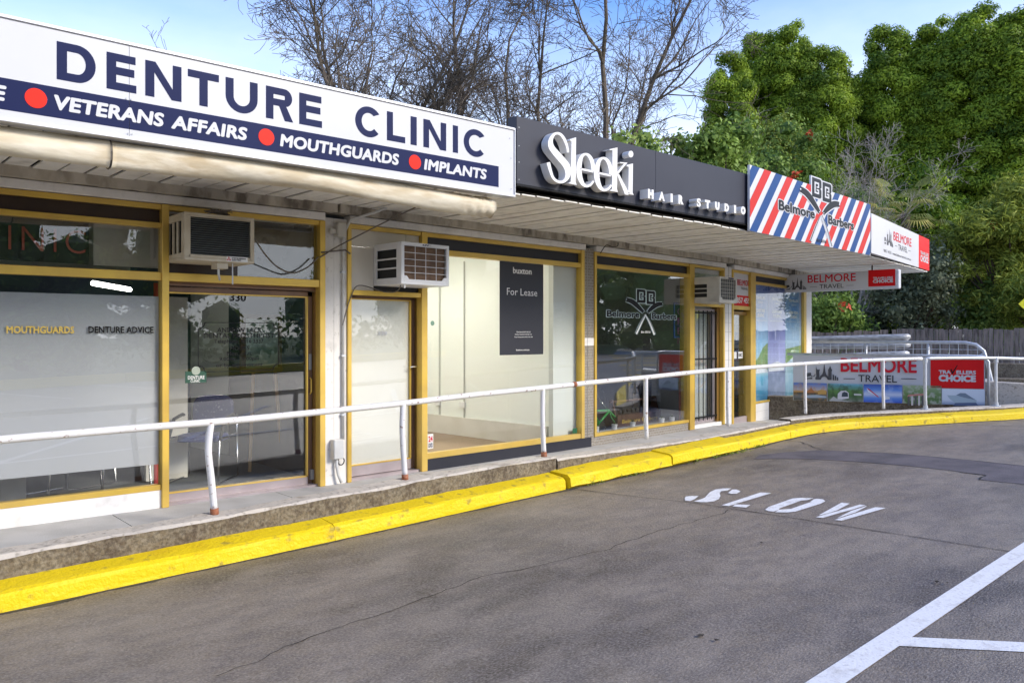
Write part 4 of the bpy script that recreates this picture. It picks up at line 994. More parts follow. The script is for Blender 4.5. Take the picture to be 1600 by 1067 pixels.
while x < b1 + .1:
    for c_, dx in (('r', 0), ('b', pitch / 2)):
        pl = clipx([(x + dx, bz0), (x + dx + pitch * .30, bz0), (x + dx + pitch * .30 + run, bz1), (x + dx + run, bz1)], b0 + .002, b1 - .002)
        if len(pl) > 2: shapemb(FB, [pl], .0022).build('stripe', stripe[c_], sg3)
    x += pitch
ls0, ls1 = FB.s(1216), FB.s(1333.5); lzt, lzb = FB.z(1262, 272.5), FB.z(1292, 385)
razor_logo((FB, .004, lambda x, y: (ls0 + (x - 95) / 1285 * (ls1 - ls0), lzt + (y - 130) / 850 * (lzb - lzt))), sg3, M['black'], 1, 14, mat('logo_dark', (.014, .015, .016), .4, spec=.15), M['signwhite'], M['galv'])
# the cut-out letters above the sheet have a backing
ms = lambda x, y: (ls0 + (x - 95) / 1285 * (ls1 - ls0), lzt + (y - 130) / 850 * (lzb - lzt))
bk = [ms(598, 128), ms(768, 128), ms(790, 145), ms(948, 145), ms(970, 170), ms(970, 420), ms(598, 420)]
shapemb(FB, [bk], -.02, .011).build('logo_backing', M['signwhite'], sg3)

# travel fascia
def skyline(F, s0, s1, z0, z1, o, par, mt):
    def m_(x, y): return (s0 + (s1 - s0) * (x - 265) / 500, z1 - (z1 - z0) * (y - 150) / 275)
    for lp in ([(275, 310), (345, 305), (350, 350), (280, 375)], [(270, 392), (365, 378), (365, 405), (275, 408)], [(330, 345), (375, 360), (400, 340), (405, 310), (412, 345), (390, 365), (350, 368)],
               [(412, 412), (410, 385), (425, 360), (418, 250), (422, 195), (432, 245), (450, 255), (480, 250), (470, 290), (475, 365), (480, 412)],
               [(485, 350), (515, 325), (528, 280), (538, 200), (545, 150), (552, 200), (562, 280), (575, 330), (600, 355), (625, 412), (600, 412), (575, 375), (545, 360), (510, 375), (492, 412), (472, 412)],
               [(605, 412), (605, 290), (602, 255), (620, 225), (632, 190), (645, 225), (662, 255), (655, 290), (655, 412)],
               [(670, 415), (670, 320), (692, 340), (695, 418)], [(703, 415), (703, 350), (722, 345), (725, 418)], [(732, 418), (735, 365), (752, 370), (754, 418)]):
        shapemb(F, [[m_(x, y) for x, y in lp]], o).build('skyline_print', mt, par)
sg4 = thing('travel_fascia_sign', 'white travel agency fascia sign with a red end panel at the awning tip', 'sign', FT.pt(2, 0, 3.15))
t0, tr_, t1 = FT.s(1361.5), FT.s(1435.5), FT.s(1452); tz0, tz1 = 3.155, 3.80
MB().box(FT, t0, tr_ - .002, -.1, 0, tz0, tz1).build('sign_sheet', M['signwhite'], sg4); MB().box(FT, tr_, t1, -.1, 0, tz0, tz1).build('sign_sheet', M['redp'], sg4)
zf = lambda px, py: FT.z(px, py)
text('sign_lettering', sg4, M['crimson'], FT, FT.s(1396), FT.s(1424), 3.50, 3.66, .002, 'BELMORE', offset=.012)
text('sign_lettering', sg4, M['greytext'], FT, FT.s(1403.5), FT.s(1417.5), 3.36, 3.46, .002, 'TRAVEL')
text('sign_lettering', sg4, M['greytext'], FT, FT.s(1380.5), FT.s(1423), 3.235, 3.285, .002, '9857 4555  www.belmoretravel.com.au')
for a, b in ((1398.5, 1402), (1419, 1422.5)): MB().box(FT, FT.s(a), FT.s(b), .001, .003, 3.41, 3.417).build('rule', M['greytext'], sg4)
skyline(FT, FT.s(1381.5), FT.s(1395.5), 3.36, 3.68, .002, sg4, M['lgrey'])
text('sign_lettering', sg4, M['signwhite'], FT, FT.s(1438), FT.s(1450.5), 3.43, 3.50, .002, 'TRAVELLERS', offset=.03)
text('sign_lettering', sg4, M['signwhite'], FT, FT.s(1438), FT.s(1450.5), 3.29, 3.42, .002, 'CHOICE', offset=.05)
MB().box(FT, -.1, t1, -.14, -.1, 3.13, 3.75).build('support_board', M['roof'], sg4)
# end fascia closing the awning
eF = Frame(BF[5][0], BF[5][1], 101)
box('awning_end', eF, 0, 2.1, -.04, .0, 3.12, 3.5, M['white'], bld)

# under awning box sign
pa, pb = P(1211.5, 16.3), P(1404.5, 14.75)
HF = Frame(pa.x, pa.y, math.degrees(math.atan2(pb.y - pa.y, pb.x - pa.x))); hw = (Vector(pb[:2]) - Vector(pa[:2])).length
# the frame's outward side must face the viewer
hz0, hz1 = 2.665, 3.015
hs = thing('hanging_travel_sign', 'white box sign for a travel agency hanging by two rods beneath the awning', 'sign', HF.pt(hw / 2, 0, hz0))
MB().box(HF, 0, hw, -.14, 0, hz0, hz1).build('sign_box', M['signwhite'], hs, bevel=.02, segs=2)
ht = lambda x: hw * (x - 88) / 1437
hzz = lambda y: hz1 - (hz1 - hz0) * (y - 55) / 215
text('sign_lettering', hs, M['crimson'], HF, ht(492), ht(1056), hzz(165), hzz(72), .002, 'BELMORE', offset=.012)
text('sign_lettering', hs, M['greytext'], HF, ht(635), ht(918), hzz(238), hzz(188), .002, 'TRAVEL', offset=.004)
for a, b in ((520, 605), (950, 1030)): MB().box(HF, ht(a), ht(b), .0, .003, hzz(216), hzz(213)).build('rule', M['greytext'], hs)
skyline(HF, ht(225), ht(480), hzz(248), hzz(90), .002, hs, M['lgrey'])
MB().box(HF, ht(1195), ht(1487), .0, .003, hzz(238), hzz(50)).build('red_panel', M['redp'], hs)
text('sign_lettering', hs, M['signwhite'], HF, ht(1248), ht(1462), hzz(158), hzz(132), .005, 'TRAVELLERS', offset=.04)
text('sign_lettering', hs, M['signwhite'], HF, ht(1245), ht(1465), hzz(200), hzz(160), .005, 'CHOICE', offset=.06)
for x in (hw * .155, hw * .79): MB().tube([HF.pt(x, -.07, hz1 - .01), HF.pt(x, -.07, SZ + .01)], .014, 8).build('hanging_rod', M['wire'], hs)
MB().tube([HF.pt(.25, -.07, hz1), HF.pt(.2, -.05, hz1 + .05), HF.pt(-.2, -.1, hz1 + .04), HF.pt(-.6, -.2, hz1 - .03)], .012, 6).build('power_lead', M['black'], hs)

# barber window logo
lw0, lw1 = F3.s(947.8), F3.s(1057)
lz1, lz0 = F3.z(1000, 451), F3.z(1000, 525)
razor_logo((F3, .0, lambda x, y: (lw0 + (x - 95) / 1285 * (lw1 - lw0), lz1 + (y - 130) / 870 * (lz0 - lz1))), win3, M['letterwhite'], 1, 12, M['black'], mat('decal_pale', (.42, .52, .50), .5), M['letterwhite'])
# lease poster
pw = thing('lease_poster', 'tall black for lease poster with white print inside the vacant shop window', 'poster', F2.pt(F2.s(815), 0, 1.2))
px0, px1, py1, py0 = F2.s(780.8), F2.s(849), F2.z(781, 407.5), F2.z(781, 555)
MB().box(F2, px0, px1, -.003, -.001, py0, py1).build('poster_sheet', M['navy_panel'], pw)
pH = py1 - py0; PH = lambda y: py1 - pH * (y - 253) / 788; PX = lambda x: px0 + (px1 - px0) * (x - 700) / 364
text('poster_lettering', pw, M['letterwhite'], F2, PX(806), PX(962), PH(350), PH(296), .001, 'buxton', offset=.028)
text('poster_lettering', pw, M['letterwhite'], F2, PX(757), PX(1010), PH(535), PH(475), .001, 'For Lease', offset=.0)
for i, (t_, a, b) in enumerate((('Chris Burchell 0410 544 223', 835, 952), ('Damian Campbell 0418 553 152', 822, 963), ('Tony Panopoulos 0433 154 350', 815, 970))): text('poster_lettering', pw, M['letterwhite'], F2, PX(a), PX(b), PH(852 + i * 22), PH(840 + i * 22), .001, t_, offset=.02)
text('poster_lettering', pw, M['letterwhite'], F2, PX(832), PX(942), PH(1006), PH(992), .001, 'buxton.com.au', offset=.02)

# ================================================================== AIR CONDITIONERS
def aircon(F, pxs, pxl, pxr, yt, yb, style, label):
    s0 = F.s(pxs); o = F.out(s0, pxl); s1 = F.s(pxr, o)
    zt_, zb_ = F.z(pxl, yt, o), F.z(pxl, yb, o)
    t = thing('air_conditioner', label, 'air conditioner', F.pt((s0 + s1) / 2, o / 2, zb_), F.a, 'window air conditioners over the shop doors')
    w = s1 - s0; h_ = zt_ - zb_; cm = {'cream': 'cream', 'white': 'acwhite', 'grey': 'acgrey'}[style]
    e = .035 * (h_ / .4)
    # casing as a frame: five sides with the recess left open
    c = MB()
    c.box(F, s0, s1, -.1, o, zt_ - .025, zt_); c.box(F, s0, s1, -.1, o, zb_, zb_ + .025)
    # front frame
    c.box(F, s0, s0 + e * (1.5 if style == 'cream' else 1.1), o - .02, o, zb_ + .025, zt_ - .025); c.box(F, s1 - e, s1, o - .02, o, zb_ + .025, zt_ - .025)
    c.box(F, s0 + e, s1 - e, o - .02, o, zt_ - e * 1.0, zt_ - .025); c.box(F, s0 + e, s1 - e, o - .02, o, zb_ + .025, zb_ + e * 1.4)
    # side frames with openings
    nl = o * (.16 if style == 'white' else .12); hi, lo = (.84, .16) if style != 'grey' else (.72, .22)
    for sx0, sx1 in ((s0, s0 + .02), (s1 - .02, s1)):
        c.box(F, sx0, sx1, -.1, o * .10, zb_ + .025, zt_ - .025); c.box(F, sx0, sx1, o * (.82 if style != 'grey' else .55), o - .02, zb_ + .025, zt_ - .025)
        c.box(F, sx0, sx1, o * .1, o * .82, zb_ + h_ * hi, zt_ - .025); c.box(F, sx0, sx1, o * .1, o * .82, zb_ + .025, zb_ + h_ * lo)
        if style == 'cream':
            for k in (1, 2): q = o * (.1 + .24 * k); c.box(F, sx0, sx1, q - .012, q + .012, zb_ + h_ * lo, zb_ + h_ * hi)
        else:
            n = 3
            for k in range(1, n): q = zb_ + h_ * (lo + (hi - lo) * k / n); c.box(F, sx0 - .004, sx1, o * .1, o * .84, q - .008, q + .008)
    c.build('casing', M[cm], t, bevel=.004)
    MB().box(F, s0 + .03, s1 - .03, -.1, o - .05, zb_ + .03, zt_ - .03).build('innards', M['dark'], t)
    a, b, c0, c1 = s0 + e * (1.5 if style == 'cream' else 1.1), s1 - e, zb_ + e * 1.4, zt_ - e
    if style == 'cream':
        n = 17
        for k in range(n):
            z = c0 + (c1 - c0) * (k + .5) / n; d = (c1 - c0) / n
            m = MB(); m.hexa([F.pt(a, o - .045, z + d * .30), F.pt(a, o - .012, z - d * .35), F.pt(b, o - .012, z - d * .35), F.pt(b, o - .045, z + d * .30)], [F.pt(a, o - .045, z + d * .45), F.pt(a, o - .012, z - d * .15), F.pt(b, o - .012, z - d * .15), F.pt(b, o - .045, z + d * .45)])
            m.build('louvre', M['slat'], t)
        # maker's badge: three red diamonds and small print
        bs, bz = s0 + w * .62, zb_ + .027
        MB().box(F, bs - .02, bs + .17, o, o + .002, zb_ + .008, zb_ + .05).build('badge', M['letterwhite'], t)
        r_ = .011
        for ang in (90, 210, 330):
            cx, cz = bs + r_ * math.cos(R(ang)), bz + r_ * math.sin(R(ang)); l1 = [(cx + r_ * math.cos(R(ang)), cz + r_ * math.sin(R(ang))), (cx + .006 * math.cos(R(ang + 90)), cz + .006 * math.sin(R(ang + 90))), (cx - r_ * math.cos(R(ang)), cz - r_ * math.sin(R(ang))), (cx + .006 * math.cos(R(ang - 90)), cz + .006 * math.sin(R(ang - 90)))]
            shapemb(F, [l1], o + .004).build('badge_mark', M['redp'], t)
        text('badge_print', t, M['black'], F, bs + .03, bs + .15, bz + .003, bz + .015, o + .004, 'MITSUBISHI', offset=.03); text('badge_print', t, M['black'], F, bs + .03, bs + .11, bz - .013, bz - .001, o + .004, 'ELECTRIC', offset=.03)
        MB().box(F, s0 + w * .48, s0 + w * .64, o * .6, o * .9, zb_ - .055, zb_).build('drain_tray', M['cream'], t)
        MB().tube([F.pt(s0 + w * .53, o * .8, zb_ - .05), F.pt(s0 + w * .53, o * .8, zb_ - .10), F.pt(s0 + w * .57, o * .7, zb_ - .13), F.pt(s0 + w * .63, o * .5, zb_ - .14)], .010, 7).build('drain_pipe', M['conduit'], t)
        MB().tube([F.pt(s0 + w * .72, o * .85, zb_), F.pt(s0 + w * .72, o * .85, zb_ - .19)], .006, 6).build('stay_rod', M['galv'], t)
        m = MB(); random.seed(3)
        for k in range(9):
            c_ = F.pt(s0 + w * .52, o * .8, zt_ + .012)
            m.tube([c_ + F_vec(F, random.uniform(-.11, .11), random.uniform(-.05, .08), random.uniform(-.005, .045)) for _ in range(5)], .0045, 5)
        m.build('wire_bundle', M['wire'], t)
    else:
        MB().box(F, a, b, o - .045, o - .04, c0, c1).build('coil', M['coil'] if style == 'white' else M['slat'], t)
        m = MB()
        for k in range(22):
            z = c0 + (c1 - c0) * (k + .5) / 22; m.box(F, a, b, o - .04, o - .034, z - .003, z + .003)
        m.build('coil_fins', M['coil'] if style == 'white' else M['gap'], t)['kind'] = 'stuff'
        m = MB(); nx, nzz = (4, 5) if style == 'white' else (7, 6); rr = .0032 if style == 'white' else .003
        for k in range(1, nx): q = a + (b - a) * k / nx; m.tube([F.pt(q, o - .004, c0), F.pt(q, o - .004, c1)], rr, 5)
        for k in range(1, nzz): q = c0 + (c1 - c0) * k / nzz; m.tube([F.pt(a, o - .004, q), F.pt(b, o - .004, q)], rr, 5)
        m.build('guard_grille', M['acwhite'] if style == 'white' else M['acgrey'], t)
        for sx in (a, b):
            m = MB()
            sg_ = 1 if sx == a else -1
            m.addmesh(shape([[(sx, c0), (sx + sg_ * .06, c0), (sx + sg_ * .03, c0 + .035), (sx, c0 + .035)]]), Matrix.Identity(4)) if False else shapemb(F, [[(sx, c0), (sx + sg_ * .06, c0), (sx + sg_ * .03, c0 + .035), (sx, c0 + .035)]], o - .012, .005, mb=m)
            m.build('corner_clip', M[cm], t)
        MB().box(F, (s0 + s1) / 2 - (.05 if style == 'white' else -.0), (s0 + s1) / 2 + (.07 if style == 'white' else .17), o, o + .002, zt_ - .028, zt_ - .008).build('badge', M['navy'] if style == 'grey' else M['signwhite'], t)
        if style == 'white': text('badge_print', t, M['navy'], F, (s0 + s1) / 2 - .04, (s0 + s1) / 2 + .04, zt_ - .025, zt_ - .011, o + .004, 'LIV', offset=.05)
        MB().tube([F.pt(s0 + w * .1, o - .03, zb_), F.pt(s0 + w * .1, o - .03, zb_ - .04)], .009, 7).build('drain_pipe', M[cm], t)
    return t, s0, s1, o, zb_, zt_
def F_vec(F, a, b, c): v = F.t * a + F.n * b; return Vector((v.x, v.y, c))
ac1 = aircon(F1, 260.5, 288, 397.5, 330.5, 405.5, 'cream', 'aged cream air conditioner with grey louvres above the clinic door')
ac2 = aircon(F2, 584, 627, 702, 377, 443.5, 'white', 'white air conditioner with rusty coil behind a wire grille above the vacant shop door')
ac3 = aircon(F3, 1080.5, 1124.5, 1151.5, 431.5, 472.5, 'grey', 'dingy grey air conditioner above the barred barber door')

# ================================================================== CABLES AND CONDUIT
def cable(label, pts, r, mt, name='cable', cat='cable', n=6):
    q = [Vector(p[:3]) for p in catmull([tuple(p) for p in pts], 6)]
    o = MB().tube(q, r, n).build(name, M[mt], None, smooth=True); return tag(o, label, cat)
f = F1
cable('thin dark cable slanting from the awning soffit down across the white pillar', [F2.pt(F2.s(662, .75), .75, SZ), F2.pt(F2.s(600, .45), .45, F2.z(600, 348, .45)), f.pt(f.s(528, .1), .1, f.z(528, 385, .1)), f.pt(f.s(508, .07), .07, f.z(508, 397.5, .07)), f.pt(f.s(500, .06), .06, f.z(500, 402, .06))], .007, 'wire')
cable('slack looped pale cable sagging beside the cream air conditioner', [f.pt(f.s(398, .40), .40, f.z(398, 373, .40)), f.pt(f.s(413, .25), .25, f.z(413, 396, .25)), f.pt(f.s(432, .12), .12, f.z(432, 416, .12)), f.pt(f.s(456, .08), .08, f.z(456, 426.5, .08)), f.pt(f.s(480, .08), .08, f.z(480, 418, .08)), f.pt(f.s(497, .07), .07, f.z(497, 402, .07))], .008, 'wire')
cable('short flex hanging from the white air conditioner to the door corner', [F2.pt(F2.s(627, .35), .35, F2.z(627, 444, .35)), F2.pt(F2.s(620, .2), .2, F2.z(620, 455, .2)), F2.pt(F2.s(600, .07), .07, F2.z(600, 456, .07)), F2.pt(F2.s(561, .06), .06, F2.z(561, 446, .06)), F2.pt(F2.s(548, .06), .06, F2.z(548, 465, .06)), F2.pt(F2.s(540, .06), .06, F2.z(540, 490, .06)), F2.pt(F2.s(535.5, .05), .05, F2.z(535, 508, .05))], .006, 'wire')
cable('thin black wire drooping over the concrete beam beside the brick pillar', [F3.pt(F3.s(953), .14, 3.10), F3.pt(F3.s(951), .15, 3.05), F3.pt(F3.s(943), .15, 3.03), F3.pt(F3.s(934), .14, 3.04), F3.pt(F3.s(929), .10, 2.93)], .006, 'black')
# conduit with box on the pillar
cn = thing('electrical_conduit', 'white conduit with junction box running down the pillar between the two doors', 'conduit', F2.pt(F2.s(533), .04, .6))
cs = F2.s(536, .04)
MB().tube([F2.pt(cs, .045, .75), F2.pt(cs, .045, 2.72), F2.pt(cs + .0, .06, 2.85), F2.pt(cs + .04, .12, 2.98), F2.pt(cs + .25, .22, 3.06), F2.pt(cs + .36, .30, SZ)], .014, 8).build('conduit_pipe', M['conduit'], cn, smooth=True)
m = MB(); m.box(F2, cs - .10, cs + .0, .02, .11, 2.80, 2.94); m.box(F2, cs - .17, cs - .10, .03, .08, 2.83, 2.88); m.build('junction_box', M['acgrey'], cn, bevel=.008)
MB().box(F2, F2.s(518, .05), F2.s(533.5, .05), .02, .10, F2.z(526, 716.5, .05), F2.z(526, 686, .05)).build('switch_box', M['conduit'], cn, bevel=.008)
MB().tube([F2.pt(F2.s(526, .05), .06, F2.z(526, 716, .05)), F2.pt(F2.s(525, .05), .06, .5), F2.pt(F2.s(527, .05), .07, .40), F2.pt(F2.s(531, .05), .08, .32)], .016, 8).build('lower_pipe', M['conduit'], cn, smooth=True)
MB().tube([F2.pt(F2.s(532 + 5 * math.cos(a / 12 * 6.28), .06), .07, F2.z(532, 720 + 6 * math.sin(a / 12 * 6.28), .06)) for a in range(13)], .006, 5).build('coiled_wire', M['black'], cn)
for z in (2.45, 1.6, 1.0): MB().box(F2, cs - .022, cs + .022, .02, .062, z - .01, z + .01).build('saddle', M['galv'], cn)
MB().tube([F1.pt(F1.s(498), .055, F1.z(498, 395)), F2.pt(cs, .08, F2.z(536, 392)), F2.pt(F2.s(542), .06, F2.z(541, 397))], .009, 6).build('cross_lead', M['wire'], cn)

# ================================================================== HANDRAILS
def curve_px(px, off):
    r = ray(px); prev = None
    for i in range(len(KS) - 1):
        a, b = inward(i, off), inward(i + 1, off)
        ca = a.x * r[1] - a.y * r[0]; cb = b.x * r[1] - b.y * r[0]
        if ca <= 0 < cb or cb <= 0 < ca:
            t = ca / (ca - cb); return a.lerp(b, t)
def rail_pt(px, py, off=.385):
    p = curve_px(px, off); d = p.x * CT + p.y * ST
    return Vector((p.x, p.y, CAMZ - (py - 525) * d / FPX))
hr = thing('handrail', 'chipped white tube handrail with bent posts standing on the low wall', 'handrail', (4, 6.5, .45))
RA = [(0, 687), (100, 678.5), (200, 670), (330, 659.5), (400, 653.5), (500, 643.5), (630, 630), (735, 617.5), (848, 606), (930, 597), (1009, 589.5), (1075, 582.5), (1137, 577), (1200, 572), (1258, 568), (1320, 564.5), (1380, 562), (1440, 560.2)]
rp = [rail_pt(a, b) for a, b in RA]
q = [Vector(v) for v in catmull([tuple(v) for v in [Vector((-9, 6.44, .87)), Vector((-4, 6.44, .96)), Vector((-1, 6.44, 1.04))] + rp], 5)]
MB().tube(q, .0285, 12).build('top_rail', M['railpaint'], hr, smooth=True)
def post(px, py, par, bend=0, r=.026, mt='railpaint', foot=True):
    t = rail_pt(px, py) if px is not None else py
    zb_ = lerp_list(WALLTOP, t.x)
    k = [Vector((t.x, t.y, t.z)), Vector((t.x - bend, t.y, t.z - .12)), Vector((t.x - bend * 1.3, t.y - .0, t.z - .25)), Vector((t.x + .0, t.y, (t.z + zb_) / 2 - .08)), Vector((t.x + .014 + bend * .6, t.y, zb_ + .04))]
    pts = [Vector(v) for v in catmull([tuple(v) for v in k], 4)]
    MB().tube(pts, r, 10).build('post', M[mt], par, smooth=True)
    if foot: MB().tube([Vector((pts[-1].x, pts[-1].y, zb_ + .05)), Vector((pts[-1].x + .004, pts[-1].y, zb_ - .01))], r * 1.18, 10).build('rusty_base', M['rust'], par, smooth=True)
for px, py, b in ((330, 659.5, .017), (630, 630, .008), (848, 606, .004), (1009, 589.5, 0), (1137, 577, 0), (1258, 568, 0), (1380, 562, 0)):
    post(px, py, hr, b, .0275 if px < 1100 else .024, foot=px < 900)
post(None, Vector((.45, 6.44, 1.075)), hr, .02); post(None, Vector((-1.4, 6.44, 1.03)), hr, .0)
p_ = rail_pt(897, 600.5); t_ = (rail_pt(899, 600.3) - rail_pt(894, 600.8))
MB().tube([p_ - t_ * .5, p_ + t_ * .5], .0305, 12).build('rust_patch', M['rust'], hr, smooth=True)
hr2 = thing('galvanised_handrail', 'galvanised handrail with clamp fittings at the far end of the yellow kerb', 'handrail', (13.5, 5.2, .6))
RB = [(1446, 560), (1500, 559.5), (1556, 559.5), (1600, 560.5), (1680, 561), (1800, 563), (1950, 566)]
rp2 = [rail_pt(a, b) for a, b in RB]
MB().tube([Vector(v) for v in catmull([tuple(v) for v in rp2], 5)], .026, 12).build('top_rail', M['galv'], hr2, smooth=True)
for px, py in ((1445.5, 560), (1556, 559.5), (1690, 561)):
    post(px, py, hr2, 0, .026, 'galv', False); t = rail_pt(px, py); zb_ = lerp_list(WALLTOP, t.x)
    MB().tube([Vector((t.x, t.y, t.z - .07)), Vector((t.x, t.y, t.z + .01))], .036, 10).build('clamp', M['galv'], hr2)
    MB().tube([Vector((t.x + .01, t.y, zb_ - .005)), Vector((t.x + .01, t.y, zb_ + .012))], .07, 12).build('base_flange', M['galv'], hr2)
    MB().tube([Vector((t.x + .01, t.y, zb_ + .012)), Vector((t.x + .01, t.y, zb_ + .06))], .036, 10).build('base_collar', M['galv'], hr2)

# ================================================================== BANNER AND RAMP
pa, pb = P(1239, 15.2), P(1539.5, 13.95)
BN = Frame(pa.x, pa.y, math.degrees(math.atan2(pb.y - pa.y, pb.x - pa.x))); bw = (Vector(pb[:2]) - Vector(pa[:2])).length
bn = thing('travel_banner', 'wide travel agency banner with red corner and strip of holiday photographs', 'banner', BN.pt(bw / 2, 0, .62))
bzt, bzb = 1.435, .600
m = MB(); n = 60
for i in range(n + 1):
    s_ = bw * i / n; w_ = .008 * math.sin(s_ * 3.1) + .005 * math.sin(s_ * 9)
    m.v += [tuple(BN.pt(s_, w_ - .02, bzb)), tuple(BN.pt(s_, w_ * .4 - .02, (bzb + bzt) / 2)), tuple(BN.pt(s_, -.02 - w_ * .4, bzt + .006 * math.sin(s_ * 5)))]
for i in range(n):
    for j in range(2): m.f.append((i * 3 + j, (i + 1) * 3 + j, (i + 1) * 3 + j + 1, i * 3 + j + 1)); m.mi.append(0)
m.build('sheet', M['signwhite'], bn, smooth=True)
bs = lambda px: BN.s(px)
bz = lambda px, py: BN.z(px, py)
O_ = .004
MB().sheet(BN, bs(1454), bw - .02, bz(1495, 606.5), bzt - .045, O_).build('red_panel', M['redp'], bn)
text('banner_lettering', bn, M['crimson'], BN, bs(1313.5), bs(1432.5), bz(1373, 582), bz(1373, 559.5), O_, 'BELMORE', offset=.022)
text('banner_lettering', bn, M['greytext'], BN, bs(1341), bs(1401.5), bz(1370, 597), bz(1370, 586), O_, 'TRAVEL', offset=.006)
for a, b in ((1318, 1336), (1408, 1432)): MB().sheet(BN, bs(a), bs(b), bz(a, 592), bz(a, 591), O_).build('rule', M['greytext'], bn)
skyline(BN, bs(1259), bs(1311), bz(1285, 594.5), bz(1285, 567), O_, bn, M['lgrey'])
text('banner_lettering', bn, M['signwhite'], BN, bs(1466.5), bs(1525), bz(1495, 584.5), bz(1495, 578.5), O_ + .003, 'TRA   ELLERS', offset=.05)
text('banner_lettering', bn, M['signwhite'], BN, bs(1466.5), bs(1525), bz(1495, 596.5), bz(1495, 585.5), O_ + .003, 'CHOICE', offset=.07)
bt = lambda x, y: (BN.s(1380 + x * .1125), BN.z(1380 + x * .1125, 550 + y * .1125))
shapemb(BN, [[bt(*p) for p in ((930, 240), (950, 235), (962, 275), (1025, 180), (1035, 182), (968, 305), (955, 305))]], O_ + .004).build('tick', M['black'], bn)
# photographs along the foot, flat print
zA_, zB_ = bzb + .004, bz(1300, 599)
cols = [1239.5, 1292, 1293.5, 1348, 1349.5, 1409.5, 1411, 1471, 1472, 1538.5]
ph = [gradmat('print_harbour', [(0, (.05, .05, .03)), (.25, (.16, .17, .16)), (.42, (.05, .04, .02)), (.5, (.55, .30, .08)), (.62, (.45, .42, .45)), (1, (.05, .16, .50))], zA_, zB_, 14, (.45, .22, .04), .4),
      gradmat('print_train', [(0, (.20, .22, .18)), (.3, (.05, .14, .03)), (.6, (.10, .24, .05)), (.85, (.10, .30, .30)), (1, (.20, .48, .62))], zA_, zB_, 8, (.03, .07, .02), .7),
      gradmat('print_sky', [(0, (.02, .08, .50)), (.25, (.10, .25, .65)), (.45, (.55, .62, .78)), (.7, (.10, .25, .65)), (1, (.02, .07, .38))], zA_, zB_, 5, (.5, .6, .8), .4),
      gradmat('print_viaduct', [(0, (.08, .16, .04)), (.5, (.12, .22, .06)), (1, (.30, .40, .22))], zA_, zB_, 12, (.42, .44, .36), .8),
      gradmat('print_yacht', [(0, (.22, .28, .40)), (.12, (.42, .50, .62)), (.25, (.68, .74, .80)), (1, (.72, .78, .84))], zA_, zB_)]
for i in range(5): MB().sheet(BN, max(.01, bs(cols[2 * i])), bs(cols[2 * i + 1]), zA_, zB_ if i < 4 else bz(1495, 607.5), O_).build('photo_print', ph[i], bn)
bp = lambda x, y: (BN.s(1230 + x * .10625), BN.z(1230 + x * .10625, 550 + y * .10625))
def pr(pts, c_, fn=bp, dz=.0025): shapemb(BN, [[fn(*p) for p in pts]], O_ + dz).build('photo_detail', c_, bn)
K = lambda n_, c_: mat('print_' + n_, c_, .5)
pr([(300, 570), (340, 540), (352, 490), (362, 540), (400, 575), (400, 600), (300, 600)], K('brick', (.42, .16, .05))); pr([(450, 570), (500, 550), (570, 560), (580, 620), (450, 620)], K('ochre', (.55, .32, .08)))
pr([(270, 635), (440, 628), (575, 650), (580, 672), (270, 672)], K('bridge', (.35, .42, .48)))
pr([(740, 690), (745, 610), (790, 570), (860, 565), (905, 600), (905, 680), (800, 695)], K('cab', (.66, .64, .66))); pr([(800, 655), (808, 600), (840, 582), (890, 600), (895, 655)], K('cabglass', (.03, .05, .07)), dz=.004)
pr([(615, 715), (680, 650), (740, 690), (960, 735)], K('track', (.45, .46, .44))); pr([(980, 610), (1090, 615), (1095, 640), (985, 635)], K('roofs', (.6, .6, .55)))
pr([(1170, 530), (1200, 535), (1355, 665), (1330, 660)], K('tailred', (.62, .02, .04))); pr([(1165, 528), (1195, 560), (1300, 640), (1190, 585)], K('tailwhite', (.8, .8, .82)), dz=.004)
pr([(1400, 660), (1450, 640), (1505, 660), (1510, 690), (1440, 700)], K('plane', (.65, .7, .78)))
for k in range(5): a = 340 + k * 48; pr([(a, 740), (a, 615), (a + 14, 590), (a + 28, 615), (a + 28, 740)], K('arch', (.10, .10, .09)) if k % 2 == 0 else K('pier', (.62, .58, .54)), lambda x, y: (BN.s(1380 + x * .1125), BN.z(1380 + x * .1125, 550 + y * .1125)), .004)
pr([(330, 620), (350, 590), (560, 575), (590, 590), (560, 600), (360, 612)], K('coach', (.55, .22, .18)), lambda x, y: (BN.s(1380 + x * .1125), BN.z(1380 + x * .1125, 550 + y * .1125)), .005)
bq = lambda x, y: (BN.s(1380 + x * .1125), BN.z(1380 + x * .1125, 550 + y * .1125))
pr([(885, 598), (1010, 600), (1130, 632), (1300, 670), (1290, 700), (1000, 705), (930, 655)], K('hull', (.42, .52, .56)), bq); pr([(1010, 598), (1070, 568), (1140, 570), (1230, 630), (1290, 665), (1130, 632)], K('cabin', (.20, .26, .32)), bq, .004)
pr([(1000, 705), (1290, 700), (1320, 745), (970, 745)], K('seashade', (.10, .14, .24)), bq)
rw = thing('ramp_wall', 'stained brown concrete ramp wall beneath the travel banner', 'wall', BN.pt(bw / 2, -.2, .2))
m = MB(); m.box(BN, -2.2, bw + .0, -.30, -.05, .0, .66); m.build('wall_length', M['concrete'], rw, bevel=.01)
m = MB(); m.hexa([BN.pt(bw, -.30, .3), BN.pt(bw, -.05, .3), BN.pt(bw + .75, -.05, .3), BN.pt(bw + .75, -.30, .3)], [BN.pt(bw, -.30, 1.02), BN.pt(bw, -.05, 1.02), BN.pt(bw + .72, -.05, .99), BN.pt(bw + .72, -.30, .99)]); m.build('end_block', M['coping'], rw, bevel=.012)
